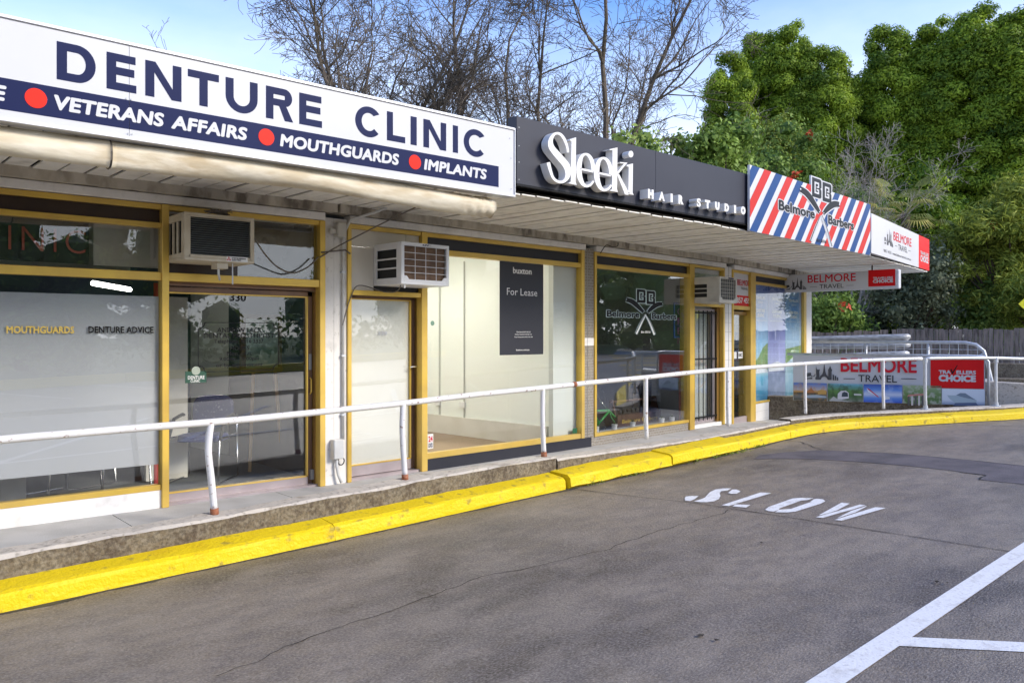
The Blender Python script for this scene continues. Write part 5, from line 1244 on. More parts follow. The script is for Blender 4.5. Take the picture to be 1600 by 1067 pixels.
MB().tube([BN.pt(bw + .05, -.0, .5), BN.pt(bw + .05, -.0, 1.36), BN.pt(bw - .02, -.0, 1.44), BN.pt(bw - .2, -.0, 1.455), BN.pt(-.1, -.03, 1.46)], .024, 8).build('banner_rail', M['galv'], rw, smooth=True)
# mesh railing behind the banner
pa, pb = P(1258, 17.6), P(1540, 15.4)
MF = Frame(pa.x, pa.y, math.degrees(math.atan2(pb.y - pa.y, pb.x - pa.x))); mw = (Vector(pb[:2]) - Vector(pa[:2])).length
mr = thing('mesh_railing', 'galvanised ramp railing with welded mesh and a rounded end', 'railing', MF.pt(mw / 2, 0, .8))
zt_ = 1.675
MB().tube([MF.pt(-.1, 0, zt_), MF.pt(mw - .35, 0, zt_), MF.pt(mw - .16, 0, zt_ - .04), MF.pt(mw - .03, 0, zt_ - .16), MF.pt(mw + .02, 0, zt_ - .35), MF.pt(mw + .10, 0, .95), MF.pt(mw + .12, 0, .80)], .032, 10).build('top_rail', M['galv'], mr, smooth=True)
for px in (1353, 1450): q = MF.s(px); MB().tube([MF.pt(q, 0, .7), MF.pt(q, 0, zt_)], .028, 8).build('post', M['galv'], mr, smooth=True)
MB().tube([MF.pt(mw - .32, .0, 1.30), MF.pt(mw - .04, 0, 1.46)], .022, 8).build('brace', M['galv'], mr, smooth=True)
m = MB(); k = 0; q = .06
while q < mw - .1: m.tube([MF.pt(q, .02, .75), MF.pt(q, .02, zt_ - .02)], .0055, 4); q += .162
for z in (1.54, 1.40, 1.24, 1.08, .92): m.tube([MF.pt(0, .026, z), MF.pt(mw - .02, .026, z)], .0055, 4)
m.build('wire_mesh', M['galv'], mr)
# guard rails of the upper car park
def guard(pxa, da, pxb, db, z0a, z0b, h_, label):
    pa, pb = P(pxa, da), P(pxb, db); F = Frame(pa.x, pa.y, math.degrees(math.atan2(pb.y - pa.y, pb.x - pa.x))); w = (Vector(pb[:2]) - Vector(pa[:2])).length
    t = thing('guard_rail', label, 'guard rail', F.pt(w / 2, 0, z0a - .3), 0, 'guard rails of the upper car park')
    prof = [(0, 0), (.05, .03), (.06, .09), (.0, .15), (-.01, .165), (.0, .18), (.06, .24), (.05, .30), (0, .33)]
    m = MB(); n = 24; R_ = .14
    path = [(w * i / n, 0, 0) for i in range(n + 1)] + [(w + R_ * math.sin(a), -R_ + R_ * math.cos(a), a) for a in [math.pi * k / 8 for k in range(1, 9)]]
    for (s_, o, a) in path:
        zz_ = z0a + (z0b - z0a) * min(1, s_ / w)
        for (po, pz) in prof: m.v.append(tuple(F.pt(s_ + po * math.sin(a), o + po * math.cos(a), zz_ + pz * h_ / .33)))
    k = len(prof)
    for i in range(len(path) - 1):
        for j in range(k - 1): m.f.append((i * k + j, (i + 1) * k + j, (i + 1) * k + j + 1, i * k + j + 1)); m.mi.append(0)
    m.build('beam', M['silver'], t, smooth=True)
    for fr in (.1, .55, .92): MB().box(F, w * fr - .05, w * fr + .05, -.2, -.05, .3, z0a + (z0b - z0a) * fr + h_ * .9).build('post', M['fence'], t)
guard(1180, 20.6, 1410, 19.4, 1.42, 1.52, .33, 'upper weathered silver guard rail with a rounded end in front of the fence')
guard(1180, 19.8, 1408, 18.7, .96, 1.13, .33, 'lower weathered silver guard rail just above the banner')
# paling fence
fn = thing('paling_fence', 'weathered grey timber paling fence behind the ramp', 'fence', P(1450, 25, z=.4))
def palings(pa, pb, z0, za, zb_, w_=.125):
    F = Frame(pa.x, pa.y, math.degrees(math.atan2(pb.y - pa.y, pb.x - pa.x))); w = (Vector(pb[:2]) - Vector(pa[:2])).length; n = int(w / w_)
    for i in range(n):
        s_ = i * w_; top = za + (zb_ - za) * i / n + random.uniform(-.035, .03); o = random.uniform(0, .012); tl = random.uniform(-.012, .012)
        m = MB(); m.hexa([F.pt(s_ + .004, o, z0), F.pt(s_ + .004, o + .018, z0), F.pt(s_ + w_ - .006, o + .018, z0), F.pt(s_ + w_ - .006, o, z0)],
                         [F.pt(s_ + .004 + tl, o, top), F.pt(s_ + .004 + tl, o + .018, top), F.pt(s_ + w_ - .006 + tl, o + .018, top), F.pt(s_ + w_ - .006 + tl, o, top)])
        m.build('paling', M['fence'], fn)
    MB().box(F, 0, w, -.06, -.02, z0 + .25, z0 + .33).build('fence_rail', M['fence'], fn); MB().box(F, 0, w, -.06, -.02, z0 + 1.2, z0 + 1.28).build('fence_rail', M['fence'], fn)
    MB().box(F, 0, w, .02, .07, z0 - .25, z0 + .12).build('plinth_board', M['fence'], fn)
palings(P(1225, 26.5), P(1394, 25.6), .3, 1.90, 1.98); palings(P(1394, 25.4), P(1760, 22.2), .3, 2.04, 1.98, .13)
# steps and low kerbs on the right
st = thing('concrete_steps', 'low stepped concrete retaining kerbs beside the fence', 'retaining wall', P(1590, 17, z=.5))
for (p0, d0_, p1, d1_, z0_, z1_, dp) in ((1540, 21.5, 1900, 19.5, .55, 1.08, .35), (1556, 18.0, 1900, 16.5, .50, .86, .4), (1560, 16.2, 1900, 14.8, .40, .70, .3)):
    pa, pb = P(p0, d0_), P(p1, d1_); F = Frame(pa.x, pa.y, math.degrees(math.atan2(pb.y - pa.y, pb.x - pa.x))); w = (Vector(pb[:2]) - Vector(pa[:2])).length
    MB().box(F, 0, w, -dp, 0, z0_, z1_).build('step_block', M['concrete'], st, bevel=.015)
pa, pb = P(1560, 15.6), P(1850, 14.4)
MB().tube([P(1562, 15.6, z=.2), P(1562, 15.6, py=603.5), P(1850, 14.6, py=604)], .03, 8).build('low_rail', M['galv'], st, smooth=True)
tag(MB().wbox(0, 1, 0, 1, 0, 1).build('x', M['soil']), 'x'); bpy.data.objects.remove(bpy.data.objects['x'])
m = MB(); m.poly([P(1240, 17, z=.62), P(1545, 15.2, z=.62), P(1900, 15.5, z=.62), P(1900, 26, z=.72), P(1240, 28, z=.72)][::1]); tag(m.build('upper_path', M['path']), kind='structure')
m = MB(); m.poly([(-20, 17.6, .1), (17, 17.6, .1), (28, 14, .35), (75, 60, 2.0), (20, 150, 3.0), (-90, 120, 2.0)]); tag(m.build('garden_ground', M['soil']), kind='structure')

# ================================================================== THINGS BEHIND THE GLASS
def chair(x, y, z, rz, label):
    t = thing('waiting_chair', label, 'chair', (x, y, z), rz, 'waiting room chairs in the clinic')
    T = WM[t]; L_ = lambda a, b, c: T @ Vector((a, b, c))
    m = MB()
    def slab(c, sx, sy, sz, rot, name):
        n = 20; mm = MB(); lo, hi = [], []
        for k in range(n):
            a = 2 * math.pi * k / n; ux = math.copysign(abs(math.cos(a)) ** .6, math.cos(a)) * sx; uy = math.copysign(abs(math.sin(a)) ** .6, math.sin(a)) * sy
            v0 = Matrix.Rotation(rot, 3, 'X') @ Vector((ux, uy, -sz)); v1 = Matrix.Rotation(rot, 3, 'X') @ Vector((ux * .94, uy * .94, sz))
            lo.append(T @ (Vector(c) + v0)); hi.append(T @ (Vector(c) + v1))
        b = len(mm.v); mm.v += [tuple(v) for v in lo + hi]; mm.f.append(tuple(range(n))[::-1]); mm.f.append(tuple(range(n, 2 * n)))
        for k in range(n): mm.f.append((k, (k + 1) % n, n + (k + 1) % n, n + k))
        mm.mi = [0] * len(mm.f); mm.build(name, M['bluefab'], t, bevel=.01, segs=2)
    slab((0, 0, .44), .23, .22, .03, 0, 'seat'); slab((0, .23, .69), .22, .17, .022, R(80), 'backrest')
    for sx in (-1, 1):
        MB().tube([L_(sx * .26, .22, .66), L_(sx * .26, .22, .45), L_(sx * .26, .25, .02), L_(sx * .26, .2, .012), L_(sx * .26, -.24, .012), L_(sx * .26, -.27, .03), L_(sx * .26, -.24, .42), L_(sx * .26, -.2, .45), L_(sx * .26, .2, .45)], .011, 7).build('sled_leg', M['chrome'], t, smooth=True)
        MB().tube([L_(sx * .26, .22, .62), L_(sx * .26, .10, .66), L_(sx * .26, -.1, .63), L_(sx * .26, -.22, .45)], .017, 7).build('armrest', M['rubber'], t, smooth=True)
for px, d_, rz, lb in ((318, 8.25, -.75, 'blue patterned waiting chair with black arms behind the clinic door glass'), (172, 7.75, -1.2, 'waiting chair behind the frosted film, the one nearer the gold mullion'), (92, 7.45, -1.2, 'waiting chair behind the frosted film, second from the gold mullion')):
    p = P(px, d_); chair(p.x, p.y, .335, rz, lb)
p0, p1 = P(145, 8.9, py=442.5), P(203, 9.6, py=452.5)
lt = tag(MB().tube([p0, p1], .028, 8).build('fluorescent_tube', emit('tube_light', (1, .96, .9), 5), None), 'lit fluorescent tube glowing behind the clinic window', 'lamp')
ns = thing('neon_sign', 'unlit red neon clinic lettering on a dark board behind the clinic clerestory glass', 'neon sign', F1.pt(1.4, -.25, 2.4))
MB().box(F1, F1.s(-170), F1.s(139.5, -.25), -.30, -.27, 2.42, 2.86).build('backing_board', M['dark'], ns)
o = textmb(F1, F1.s(-75, -.25), F1.s(133, -.25), F1.z(80, 394, -.25), F1.z(80, 357, -.25), -.25, 'CLINIC', offset=-.012, spacing=1.25, extrude=.01).build('neon_tubing', M['neon'], ns)
ea = thing('easel_painting', 'framed landscape painting on a wooden easel inside the clinic door', 'painting', F1.pt(F1.s(405, -1.0), -1.0, .34))
o_ = -1.0; x0, x1, y0, y1 = F1.s(376, o_), F1.s(441, o_), F1.z(405, 582, o_), F1.z(405, 491, o_)
m = MB()
for q in ((x0, x1, y1 - .05, y1), (x0, x1, y0, y0 + .05), (x0, x0 + .05, y0 + .05, y1 - .05), (x1 - .05, x1, y0 + .05, y1 - .05)): m.box(F1, q[0], q[1], o_ - .03, o_ + .02, q[2], q[3])
m.build('frame', M['wood'], ea)
MB().box(F1, x0 + .05, x1 - .05, o_ - .02, o_, y0 + .05, y1 - .05).build('canvas', gradmat('painting', [(0, (.30, .26, .12)), (.25, (.20, .26, .16)), (.5, (.42, .50, .42)), (1, (.50, .60, .52))], y0, y1, 7, (.08, .16, .12), .6), ea)
for a in (x0 + .12, x1 + .03): MB().tube([F1.pt(a, o_ - .05, .34), F1.pt((a + (x0 + x1) / 2) / 2, o_ - .04, 1.9)], .018, 6).build('easel_leg', mat('pine', (.48, .28, .12), .6) if a == x0 + .12 else bpy.data.materials['pine'], ea)
tag(MB().box(F1, F1.s(241, -.25), F1.s(262, -.25), -.27, -.25, .4, 2.28).build('red_curtain', mat('red_drape', (.42, .03, .02), .8)), 'narrow red drape hanging behind the gold mullion of the clinic', 'curtain')
tag(MB().box(F1, F1.s(18, -.3), F1.s(60, -.3), -1.0, -.8, .34, 2.1).build('interior_column', M['creampanel']), 'pale column standing behind the frosted clinic window', 'column')
# barber window display
f = F3
def tri(c): return c
bk = thing('bicycle', 'small green bicycle displayed low in the barber window', 'bicycle', f.pt(f.s(955, -.6), -.6, .34), f.a)
def bpt(px, py, o=-.6): return f.pt(f.s(px, o), o, f.z(px, py, o))
def wheel(px, py, r, par):
    c = bpt(px, py); w = [c + F_vec(f, r * math.cos(a / 20 * 6.2832), 0, r * math.sin(a / 20 * 6.2832)) for a in range(21)]
    k = MB().tube(w, .012, 6).build('wheel', M['rubber'], par, smooth=True)
    MB().tube([c + (v - c) * .93 for v in w], .006, 5).build('rim', M['chrome'], k)
    m = MB()
    for a in range(14): m.tube([c, c + F_vec(f, r * .93 * math.cos(a / 14 * 6.283), 0, r * .93 * math.sin(a / 14 * 6.283))], .0012, 3, False)
    m.build('spokes', M['chrome'], k)
rw_ = .155
wheel(978.5, 660, rw_, bk); wheel(936, 672, rw_, bk)
m = MB()
for a, b, r in (((951, 641), (927, 642), .018), ((951, 643), (932, 665), .018), ((928, 645), (936, 662), .018), ((936, 672), (930, 650), .008), ((936, 672), (932, 665), .008)): m.tube([bpt(*a), bpt(*b)], r, 8)
m.build('frame', M['green'], bk, smooth=True)
MB().tube([bpt(951, 641), bpt(958, 649), bpt(966, 656), bpt(978.5, 661)], .018, 8).build('fork', M['green'], bk, smooth=True)
MB().tube([bpt(951, 641), bpt(943, 632), bpt(939, 628)], .010, 7).build('stem', M['chrome'], bk, smooth=True)
MB().tube([bpt(928, 607, -.55), bpt(934, 620, -.58), bpt(941, 631, -.6), bpt(947, 628, -.62), bpt(944, 612, -.72), bpt(940, 607, -.78)], .008, 7).build('handlebar', M['chrome'], bk, smooth=True)
MB().tube([bpt(952, 642), bpt(955, 652), bpt(961, 660), bpt(975, 662.5)], .010, 6).build('mudguard', M['green'], bk, smooth=True)
tr = thing('wooden_trug', 'dark wooden carry crate with gold barbers lettering in the barber window', 'crate', f.pt(f.s(1000, -.55), -.55, .34))
o_ = -.55; a, b, zA, zB = f.s(965, o_), f.s(1033, o_), f.z(1000, 663, o_), f.z(1000, 645, o_)
MB().box(f, a, b, o_ - .25, o_ - .23, zA, zB).build('back_board', M['wood'], tr); MB().box(f, a, b, o_ - .02, o_, zA, zB).build('front_board', M['wood'], tr); MB().box(f, a, b, o_ - .23, o_ - .02, zA, zA + .02).build('base_board', M['wood'], tr)
for e in (a, b - .03): MB().hexa([f.pt(e, o_ - .25, zA), f.pt(e, o_, zA), f.pt(e + .03, o_, zA), f.pt(e + .03, o_ - .25, zA)], [f.pt(e, o_ - .15, zB + .23), f.pt(e, o_ - .10, zB + .23), f.pt(e + .03, o_ - .10, zB + .23), f.pt(e + .03, o_ - .15, zB + .23)]).build('end_board', M['wood'], tr)
MB().tube([f.pt(a - .03, o_ - .125, zB + .2), f.pt(b + .03, o_ - .125, zB + .2)], .018, 8).build('handle', M['wood'], tr)
text('lettering', tr, M['gold'], f, a + .12, b - .12, zA + .05, zA + .11, o_ + .003, 'Belmore Barbers', offset=.01)
m = MB()
for k in range(7):
    c = f.pt(a + .1 + k * .12, o_ - .12, zB + .0)
    m.tube([c, c + Vector((0, 0, .05)), c + Vector((.02, 0, .07))], [.03, .035, .012], 8)
m.build('bottles', M['rubber'], tr)
cb = thing('price_board', 'black price board with faint chalk lines behind the wooden crate', 'board', f.pt(f.s(1004, -.95), -.95, .34))
o_ = -.95; a, b, zA, zB = f.s(989.5, o_), f.s(1018, o_), f.z(1004, 660, o_), f.z(1004, 598, o_)
MB().box(f, a, b, o_ - .03, o_, zA, zB).build('board', M['chalk'], cb)
for k, (w1, w2) in enumerate((('Haircut', '30'), ('Seniors', '22'), ('Boys', '25'), ('Beard', '15'), ('Shave', '35'), ('Colour', '40'))): text('chalk_lettering', cb, M['lgrey'], f, a + .05, a + .20, zB - .10 - k * .09, zB - .06 - k * .09, o_ + .002, w1, offset=.02)
for i, (px, py) in enumerate(((931.5, 674), (960, 670), (988.5, 666.5), (1034, 660), (1050, 658))):
    o_ = -.22; c = f.pt(f.s(px, o_), o_, f.z(px, py + 1.5, o_)); t = thing('succulent_pot', ['leftmost tiny white potted succulent on the barber window ledge', 'white potted succulent just right of the bicycle frame', 'white potted succulent below the bicycle front wheel', 'white potted succulent right of the wooden crate', 'rightmost white potted succulent on the barber window ledge'][i], 'potted plant', c, 0, 'little succulents along the barber window')
    MB().tube([c, c + Vector((0, 0, .085))], [.036, .045], 12).build('pot', M['letterwhite'], t)
    m = MB()
    for k in range(12):
        a = k * 2.4; rr = .035 * (k % 4) / 4 + .008; b0_ = c + Vector((0, 0, .08)); tip = c + Vector((math.cos(a) * (rr + .02), math.sin(a) * (rr + .02), .12 + .03 * ((k * 7) % 5) / 5)); sd_ = Vector((-math.sin(a), math.cos(a), 0)) * .008
        m.poly([b0_ - sd_, b0_ + sd_, tip])
    m.build('leaves', M['leaf_mid'], t)
MB().box(f, f.s(926), f.s(1075), -.32, -.05, f.z(1000, 670) - .03, f.z(1000, 670)).build('window_ledge', M['roomgrey'], bld)
ps = thing('price_poster', 'narrow dark red printed poster at the right edge of the barber window', 'poster', f.pt(f.s(1067), -.1, .8))
a, b, zA, zB = f.s(1061, -.12), f.s(1073, -.12), f.z(1067, 659, -.12), f.z(1067, 586, -.12)
MB().box(f, a, b, -.125, -.12, zA, zB).build('sheet', mat('maroon', (.16, .02, .015), .5), ps)
for k in range(8): MB().box(f, a + .06, b - .05, -.12, -.118, zB - .12 - k * .085, zB - .085 - k * .085).build('print', M['gold'] if k % 3 else M['letterwhite'], ps)
nf = thing('open_neon', 'blue framed neon open sign with faint pink tubes in the barber window', 'neon sign', f.pt(f.s(1066, -.2), -.2, 1.8))
a, b, zA, zB = f.s(1053.5, -.15), f.s(1077, -.15), f.z(1066, 528, -.15), f.z(1066, 473, -.15)
m = MB()
for q in ((a, b, zB - .03, zB), (a, b, zA, zA + .03), (a, a + .03, zA + .03, zB - .03), (b - .03, b, zA + .03, zB - .03)): m.box(f, q[0], q[1], -.17, -.15, q[2], q[3])
m.build('border', M['blueprint'], nf, bevel=.005); MB().box(f, a + .03, b - .03, -.18, -.17, zA + .03, zB - .03).build('board', M['dark'], nf)
for k, ch in enumerate('OPEN'): text('neon_tubing', nf, M['tilered'], f, a + .12, a + .28, zB - .20 - k * .155, zB - .09 - k * .155, -.16, ch, offset=-.01)
fl = thing('pull_up_banner', 'red and white stand banner seen from behind through the barber glass', 'banner', f.pt(f.s(1075, -1.4), -1.4, .34))
o_ = -1.4; a, b, zA, zB = f.s(1046, o_), f.s(1104, o_), .42, f.z(1075, 552, o_)
w = b - a; zM = zA + (zB - zA) * .40
shapemb(f, [[(a, zM), (b, zM), (b, zB - .12), (b - .04, zB - .03), (b - .12, zB), (a + .12, zB), (a + .04, zB - .03), (a, zB - .12)]], o_, .006).build('red_cloth', M['redp'], fl)
shapemb(f, [[(a, zM), (a, zA + .1), (a + .08, zA), (b - .08, zA), (b, zA + .1), (b, zM)]], o_, .006).build('white_cloth', M['signwhite'], fl)
text('lettering', fl, M['signwhite'], f, a + w * .08, b - w * .08, zM + .40, zM + .48, o_ + .015, 'TRAVELLERS', offset=.03, flip=True); text('lettering', fl, M['signwhite'], f, a + w * .08, b - w * .08, zM + .24, zM + .38, o_ + .015, 'CHOICE', offset=.05, flip=True)
br = thing('brochure_rack', 'brochure rack with coloured leaflets behind the travel shop door', 'rack', F4.pt(F4.s(1158, -.5), -.5, .2))
a = F4.s(1143, -.5); 
MB().box(F4, a, a + .9, -.6, -.55, .2, 2.0).build('rack_frame', M['roomgrey'], br)
cc = [(.5, .05, .04), (.05, .2, .45), (.6, .5, .3), (.08, .3, .2), (.6, .6, .6), (.5, .25, .05)]
for i in range(4):
    for j in range(5): MB().box(F4, a + .05 + i * .21, a + .22 + i * .21, -.55, -.53 - .005 * (j % 2), .35 + j * .32, .6 + j * .32).build('leaflet', bpy.data.materials.get('leaflet%d' % ((i * 3 + j) % 6)) or mat('leaflet%d' % ((i * 3 + j) % 6), cc[(i * 3 + j) % 6], .5), br)
# yellow crossing sign off to the right, mirrored in the barber glass
cs_ = thing('crossing_sign', 'fluorescent yellow diamond pedestrian crossing sign at the right edge of the view', 'sign', P(1637, 15.6, z=.5))
c = P(1638, 15.6, z=2.42); tc_ = -math.degrees(0) ; SF = Frame(c.x, c.y, math.degrees(math.atan2(-1, 1)) - 0)
SF = Frame(c.x, c.y, -51)
shapemb(SF, [[(0, 1.89), (.53, 2.42), (0, 2.95), (-.53, 2.42)]], 0, .006).build('plate', M['signyellow'], cs_)
shapemb(SF, [circle(0, 2.66, .06, 14)], .014).build('pictogram', M['black'], cs_)
shapemb(SF, [[(-.05, 2.58), (.08, 2.58), (.17, 2.40), (.13, 2.38), (.06, 2.48), (.05, 2.36), (.17, 2.14), (.12, 2.11), (.0, 2.30), (-.10, 2.12), (-.15, 2.15), (-.04, 2.36), (-.04, 2.48), (-.12, 2.38), (-.16, 2.41)]], .014).build('pictogram', M['black'], cs_)
MB().tube([SF.pt(0, -.05, .4), SF.pt(0, -.05, 2.9)], .04, 8).build('pole', M['roadyellow'], cs_, smooth=True)

# ================================================================== VEGETATION
def leafobj(name, cen, nrm, size, tint, mt, parent, aspect=1.0, kind=None, wf=.5):
    n = len(cen); a = rng.normal(size=(n, 3)); a -= nrm * (a * nrm).sum(1, keepdims=True); a /= np.linalg.norm(a, axis=1, keepdims=True) + 1e-9
    b = np.cross(nrm, a); sz = size[:, None]
    v = np.empty((n, 4, 3)); v[:, 0] = cen - a * sz * aspect; v[:, 1] = cen - b * sz * wf + nrm * sz * .15; v[:, 2] = cen + a * sz * aspect; v[:, 3] = cen + b * sz * wf + nrm * sz * .15
    inv = WM[parent].inverted() if parent is not None else Matrix.Identity(4); off = np.array(inv.translation)
    v += off
    me = bpy.data.meshes.new(name); me.vertices.add(n * 4); me.vertices.foreach_set('co', v.reshape(-1)); me.loops.add(n * 4); me.loops.foreach_set('vertex_index', np.arange(n * 4, dtype=np.int32))
    me.polygons.add(n); me.polygons.foreach_set('loop_start', np.arange(0, n * 4, 4, dtype=np.int32)); me.polygons.foreach_set('loop_total', np.full(n, 4, dtype=np.int32))
    at = me.attributes.new('tint', 'FLOAT', 'POINT'); at.data.foreach_set('value', np.repeat(np.clip(tint, 0, 1), 4).astype(np.float32))
    me.materials.append(mt); me.update(); me.validate()
    o = bpy.data.objects.new(name, me); COL.objects.link(o)
    if parent is not None: o.parent = parent; WM[o] = WM[parent]
    if kind: o['kind'] = kind
    return o
def unit(n):
    v = rng.normal(size=(n, 3)); return v / np.linalg.norm(v, axis=1, keepdims=True)
def clumps(centres, radii, per, lsize, shell=.55, squash=1.0, jitter=.5, tint0=.5, up=.25):
    cs, ns, ss, ts = [], [], [], []
    for c, r in zip(centres, radii):
        k = max(6, int(per * (r ** 2))); d = unit(k); rr = r * (shell + (1 - shell) * rng.random(k)) * rng.choice([1, 1, 1.12], k)
        p = d * rr[:, None]; p[:, 2] *= squash
        nn = d + rng.normal(size=(k, 3)) * jitter; nn[:, 2] += up; nn /= np.linalg.norm(nn, axis=1, keepdims=True)
        t0 = tint0 + rng.normal() * .17
        cs.append(p + np.array(c)); ns.append(nn); ss.append(lsize * (.6 + .8 * rng.random(k))); ts.append(t0 + rng.normal(size=k) * .16)
    return np.concatenate(cs), np.concatenate(ns), np.concatenate(ss), np.concatenate(ts)
_ico = bmesh.new(); bmesh.ops.create_icosphere(_ico, subdivisions=1, radius=1); IV = np.array([v.co[:] for v in _ico.verts]); IF = [tuple(v.index for v in f.verts) for f in _ico.faces]; _ico.free()
def cores(cen, rd, k, sq, mt, parent):
    m = MB()
    for c, r in zip(cen, rd):
        n = len(m.v); v = IV * (r * k * (1 + .3 * (rng.random((len(IV), 1)) - .5))); v[:, 2] *= sq
        m.v += [tuple(q) for q in v + np.array(c)]
        for f_ in IF: m.f.append(tuple(n + i for i in f_)); m.mi.append(0)
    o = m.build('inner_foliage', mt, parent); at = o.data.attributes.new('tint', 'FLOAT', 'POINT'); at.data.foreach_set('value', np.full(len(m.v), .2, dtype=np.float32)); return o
CON = {}
def conifer(px, d, ytop, rad, label, zb=.3, variant=0):
    b = P(px, d, z=zb); H = CAMZ + (525 - ytop) * d / FPX - zb
    if variant not in CON:
        b0 = Vector((0, 0, 0)); H0, R0 = 18.0, 2.0
        t = thing('cypress_tree', label, 'tree', b0, 0, 'tall cypress hedge trees behind the shops')
        MB().tube([b0, b0 + Vector((0, 0, H0 * .5)), b0 + Vector((.1, 0, H0 * .93))], [.32, .2, .04], 8).build('trunk', M['bark'], t)
        cen, rd = [], []; h = 2.4
        while h < H0 * .985:
            u = h / H0; r = R0 * (1.0 if u < .62 else max(.05, (1 - ((u - .62) / .38) ** 2.4)) ** .5) * (.90 + .2 * random.random())
            n = max(3, int(2 * math.pi * r * .8 / .80))
            for k in range(n):
                a = 2 * math.pi * (k + random.random() * .7) / n; q = r * random.uniform(.55, .88)
                cr_ = random.uniform(.50, .84) * (1 if u < .93 else .85)
                if random.random() < (.17 if u < .8 else .02): continue
                cen.append((q * math.cos(a), q * math.sin(a), h + random.uniform(-.35, .35))); rd.append(cr_)
            h += random.uniform(.58, .80)
        c, n, s, ti = clumps(cen, rd, 1150, .085, .62, .78, .38, .5, .3)
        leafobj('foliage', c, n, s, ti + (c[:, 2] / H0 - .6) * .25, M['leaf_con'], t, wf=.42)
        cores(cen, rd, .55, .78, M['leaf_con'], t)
        CON[variant] = t
    else:
        s0 = CON[variant]; t = s0.copy(); COL.objects.link(t); t['label'] = label
        for ch in list(s0.children): c = ch.copy(); COL.objects.link(c); c.parent = t
    t.location = b; t.rotation_euler = (0, 0, (px * 1.7) % 6.28); t.scale = (rad / 2.0, rad / 2.0, H / 18.0)
    return t
for px, d, yt, rad, lb in ((1142, 46, 92, 1.75, 'leftmost dark cypress of the tall row, lower and leaning behind the bare tree'), (1188, 48, 46, 1.9, 'cypress with a broad rounded top, second from the left of the row'), (1237, 47, 40, 1.9, 'cypress just left of the gap of sky, the taller shoulder'), (1296, 46, 72, 1.75, 'shorter cypress on the left edge of the sky gap'),
    (1392, 46, 40, 1.95, 'cypress forming the right edge of the sky gap'), (1462, 45, 36, 2.0, 'cypress second to the right of the sky gap'), (1520, 44, 18, 2.1, 'tall cypress, the second from the right of the picture'), (1590, 43, 10, 2.2, 'tallest cypress cut by the right edge of the picture'), (1670, 44, 12, 2.2, 'cypress standing just beyond the tallest one'), (1340, 50, 128, 1.7, 'low cypress filling the bottom of the sky gap')):
    conifer(px, d, yt, rad, lb, variant=int(px) % 3)

def broad(name, label, px, d, ytop, wpx, mt, cat='tree', zb=.3, lsize=.12, nb=34, per=300, asp=.9, tint=.5, trunk='bark', low=.25, clr=(.35, .75), group=None, up=.35, shell=.35, flowers=None, wf=.5):
    b = P(px, d, z=zb); H = CAMZ + (525 - ytop) * d / FPX - zb; rx = wpx * d / FPX / 2
    t = thing(name, label, cat, b, 0, group); cen, rd = [], []
    for k in range(nb):
        v = unit(1)[0]; f_ = rng.random() ** .45
        cen.append((b.x + v[0] * rx * f_ * .85, b.y + v[1] * rx * f_ * .85, b.z + H * (low + (1 - low) * .5) + v[2] * H * (1 - low) * .5 * f_ * .88)); rd.append(random.uniform(*clr))
    m = MB(); top = b + Vector((0, 0, H * low * 1.2)); m.tube([b, b + Vector((.08, .03, H * low * .6)), top], [.02 * H + .03, .016 * H + .02, .012 * H + .015], 7)
    for c in cen[::2]:
        c = Vector(c); mid = top.lerp(c, .5) + Vector((random.uniform(-.2, .2), random.uniform(-.2, .2), .1)); m.tube([top, mid, c], [.01 * H, .006 * H, .006], 5, False)
    m.build('trunk', M[trunk], t)
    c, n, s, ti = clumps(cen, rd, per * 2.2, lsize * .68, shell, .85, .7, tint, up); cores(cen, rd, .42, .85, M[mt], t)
    leafobj('foliage', c, n, s, ti, M[mt], t, asp, wf=wf)
    if flowers:
        fc = np.array([cen[i] for i in range(min(flowers, len(cen)))]); fc = np.repeat(fc, 14, 0); k = len(fc); d_ = np.array([-CT, -ST, .3])
        leafobj('flowers', fc + d_ * .75 * clr[1] + rng.normal(size=(k, 3)) * .07, unit(k), np.full(k, .10), np.full(k, .5), M['orange'], t, 1.0, 'stuff')
    return t
broad('shrub_tree', 'bright green leafy tree above the black fascia, beside the bare tree', 968, 20, 172, 62, 'leaf_broad', lsize=.13, nb=16, tint=.75, low=.55, clr=(.25, .5), per=260, zb=1)
broad('shrub_tree', 'small light green tree right of the raised white letters', 1010, 21, 190, 55, 'leaf_broad', lsize=.12, nb=12, tint=.65, low=.55, clr=(.25, .5), per=240, zb=1)
broad('shrub_tree', 'large glossy leaved tree rising over the middle of the black fascia', 1105, 24, 172, 180, 'leaf_mid', lsize=.13, nb=60, tint=.75, low=.5, clr=(.4, .8), per=300)
broad('shrub_tree', 'feathery dark green tree with red blossoms left of the barber sign', 1232, 27, 172, 130, 'leaf_mid', lsize=.10, nb=44, tint=.55, low=.4, clr=(.4, .85), per=300, flowers=4)
broad('shrub_tree', 'yellow tinged feathery tree behind the barber sign', 1215, 30, 150, 120, 'leaf_yel', lsize=.10, nb=36, tint=.35, low=.5, clr=(.4, .8), per=260)
broad('shrub', 'dark green shrub mass below the cypress row', 1320, 33, 270, 190, 'leaf_mid', lsize=.13, nb=60, tint=.35, low=.2, clr=(.6, 1.1), per=240)
broad('shrub', 'deep green bush between the dry tree and the right hand tree', 1440, 36, 250, 150, 'leaf_con', lsize=.14, nb=50, tint=.3, low=.2, clr=(.7, 1.2), per=220)
broad('large_leaf_tree', 'big yellow green tree with long whorled leaves leaning over the fence', 1570, 27, 262, 235, 'leaf_yel', lsize=.17, nb=95, tint=.5, low=.22, clr=(.35, .75), per=420, asp=1.0, up=.5, flowers=2, wf=.2)
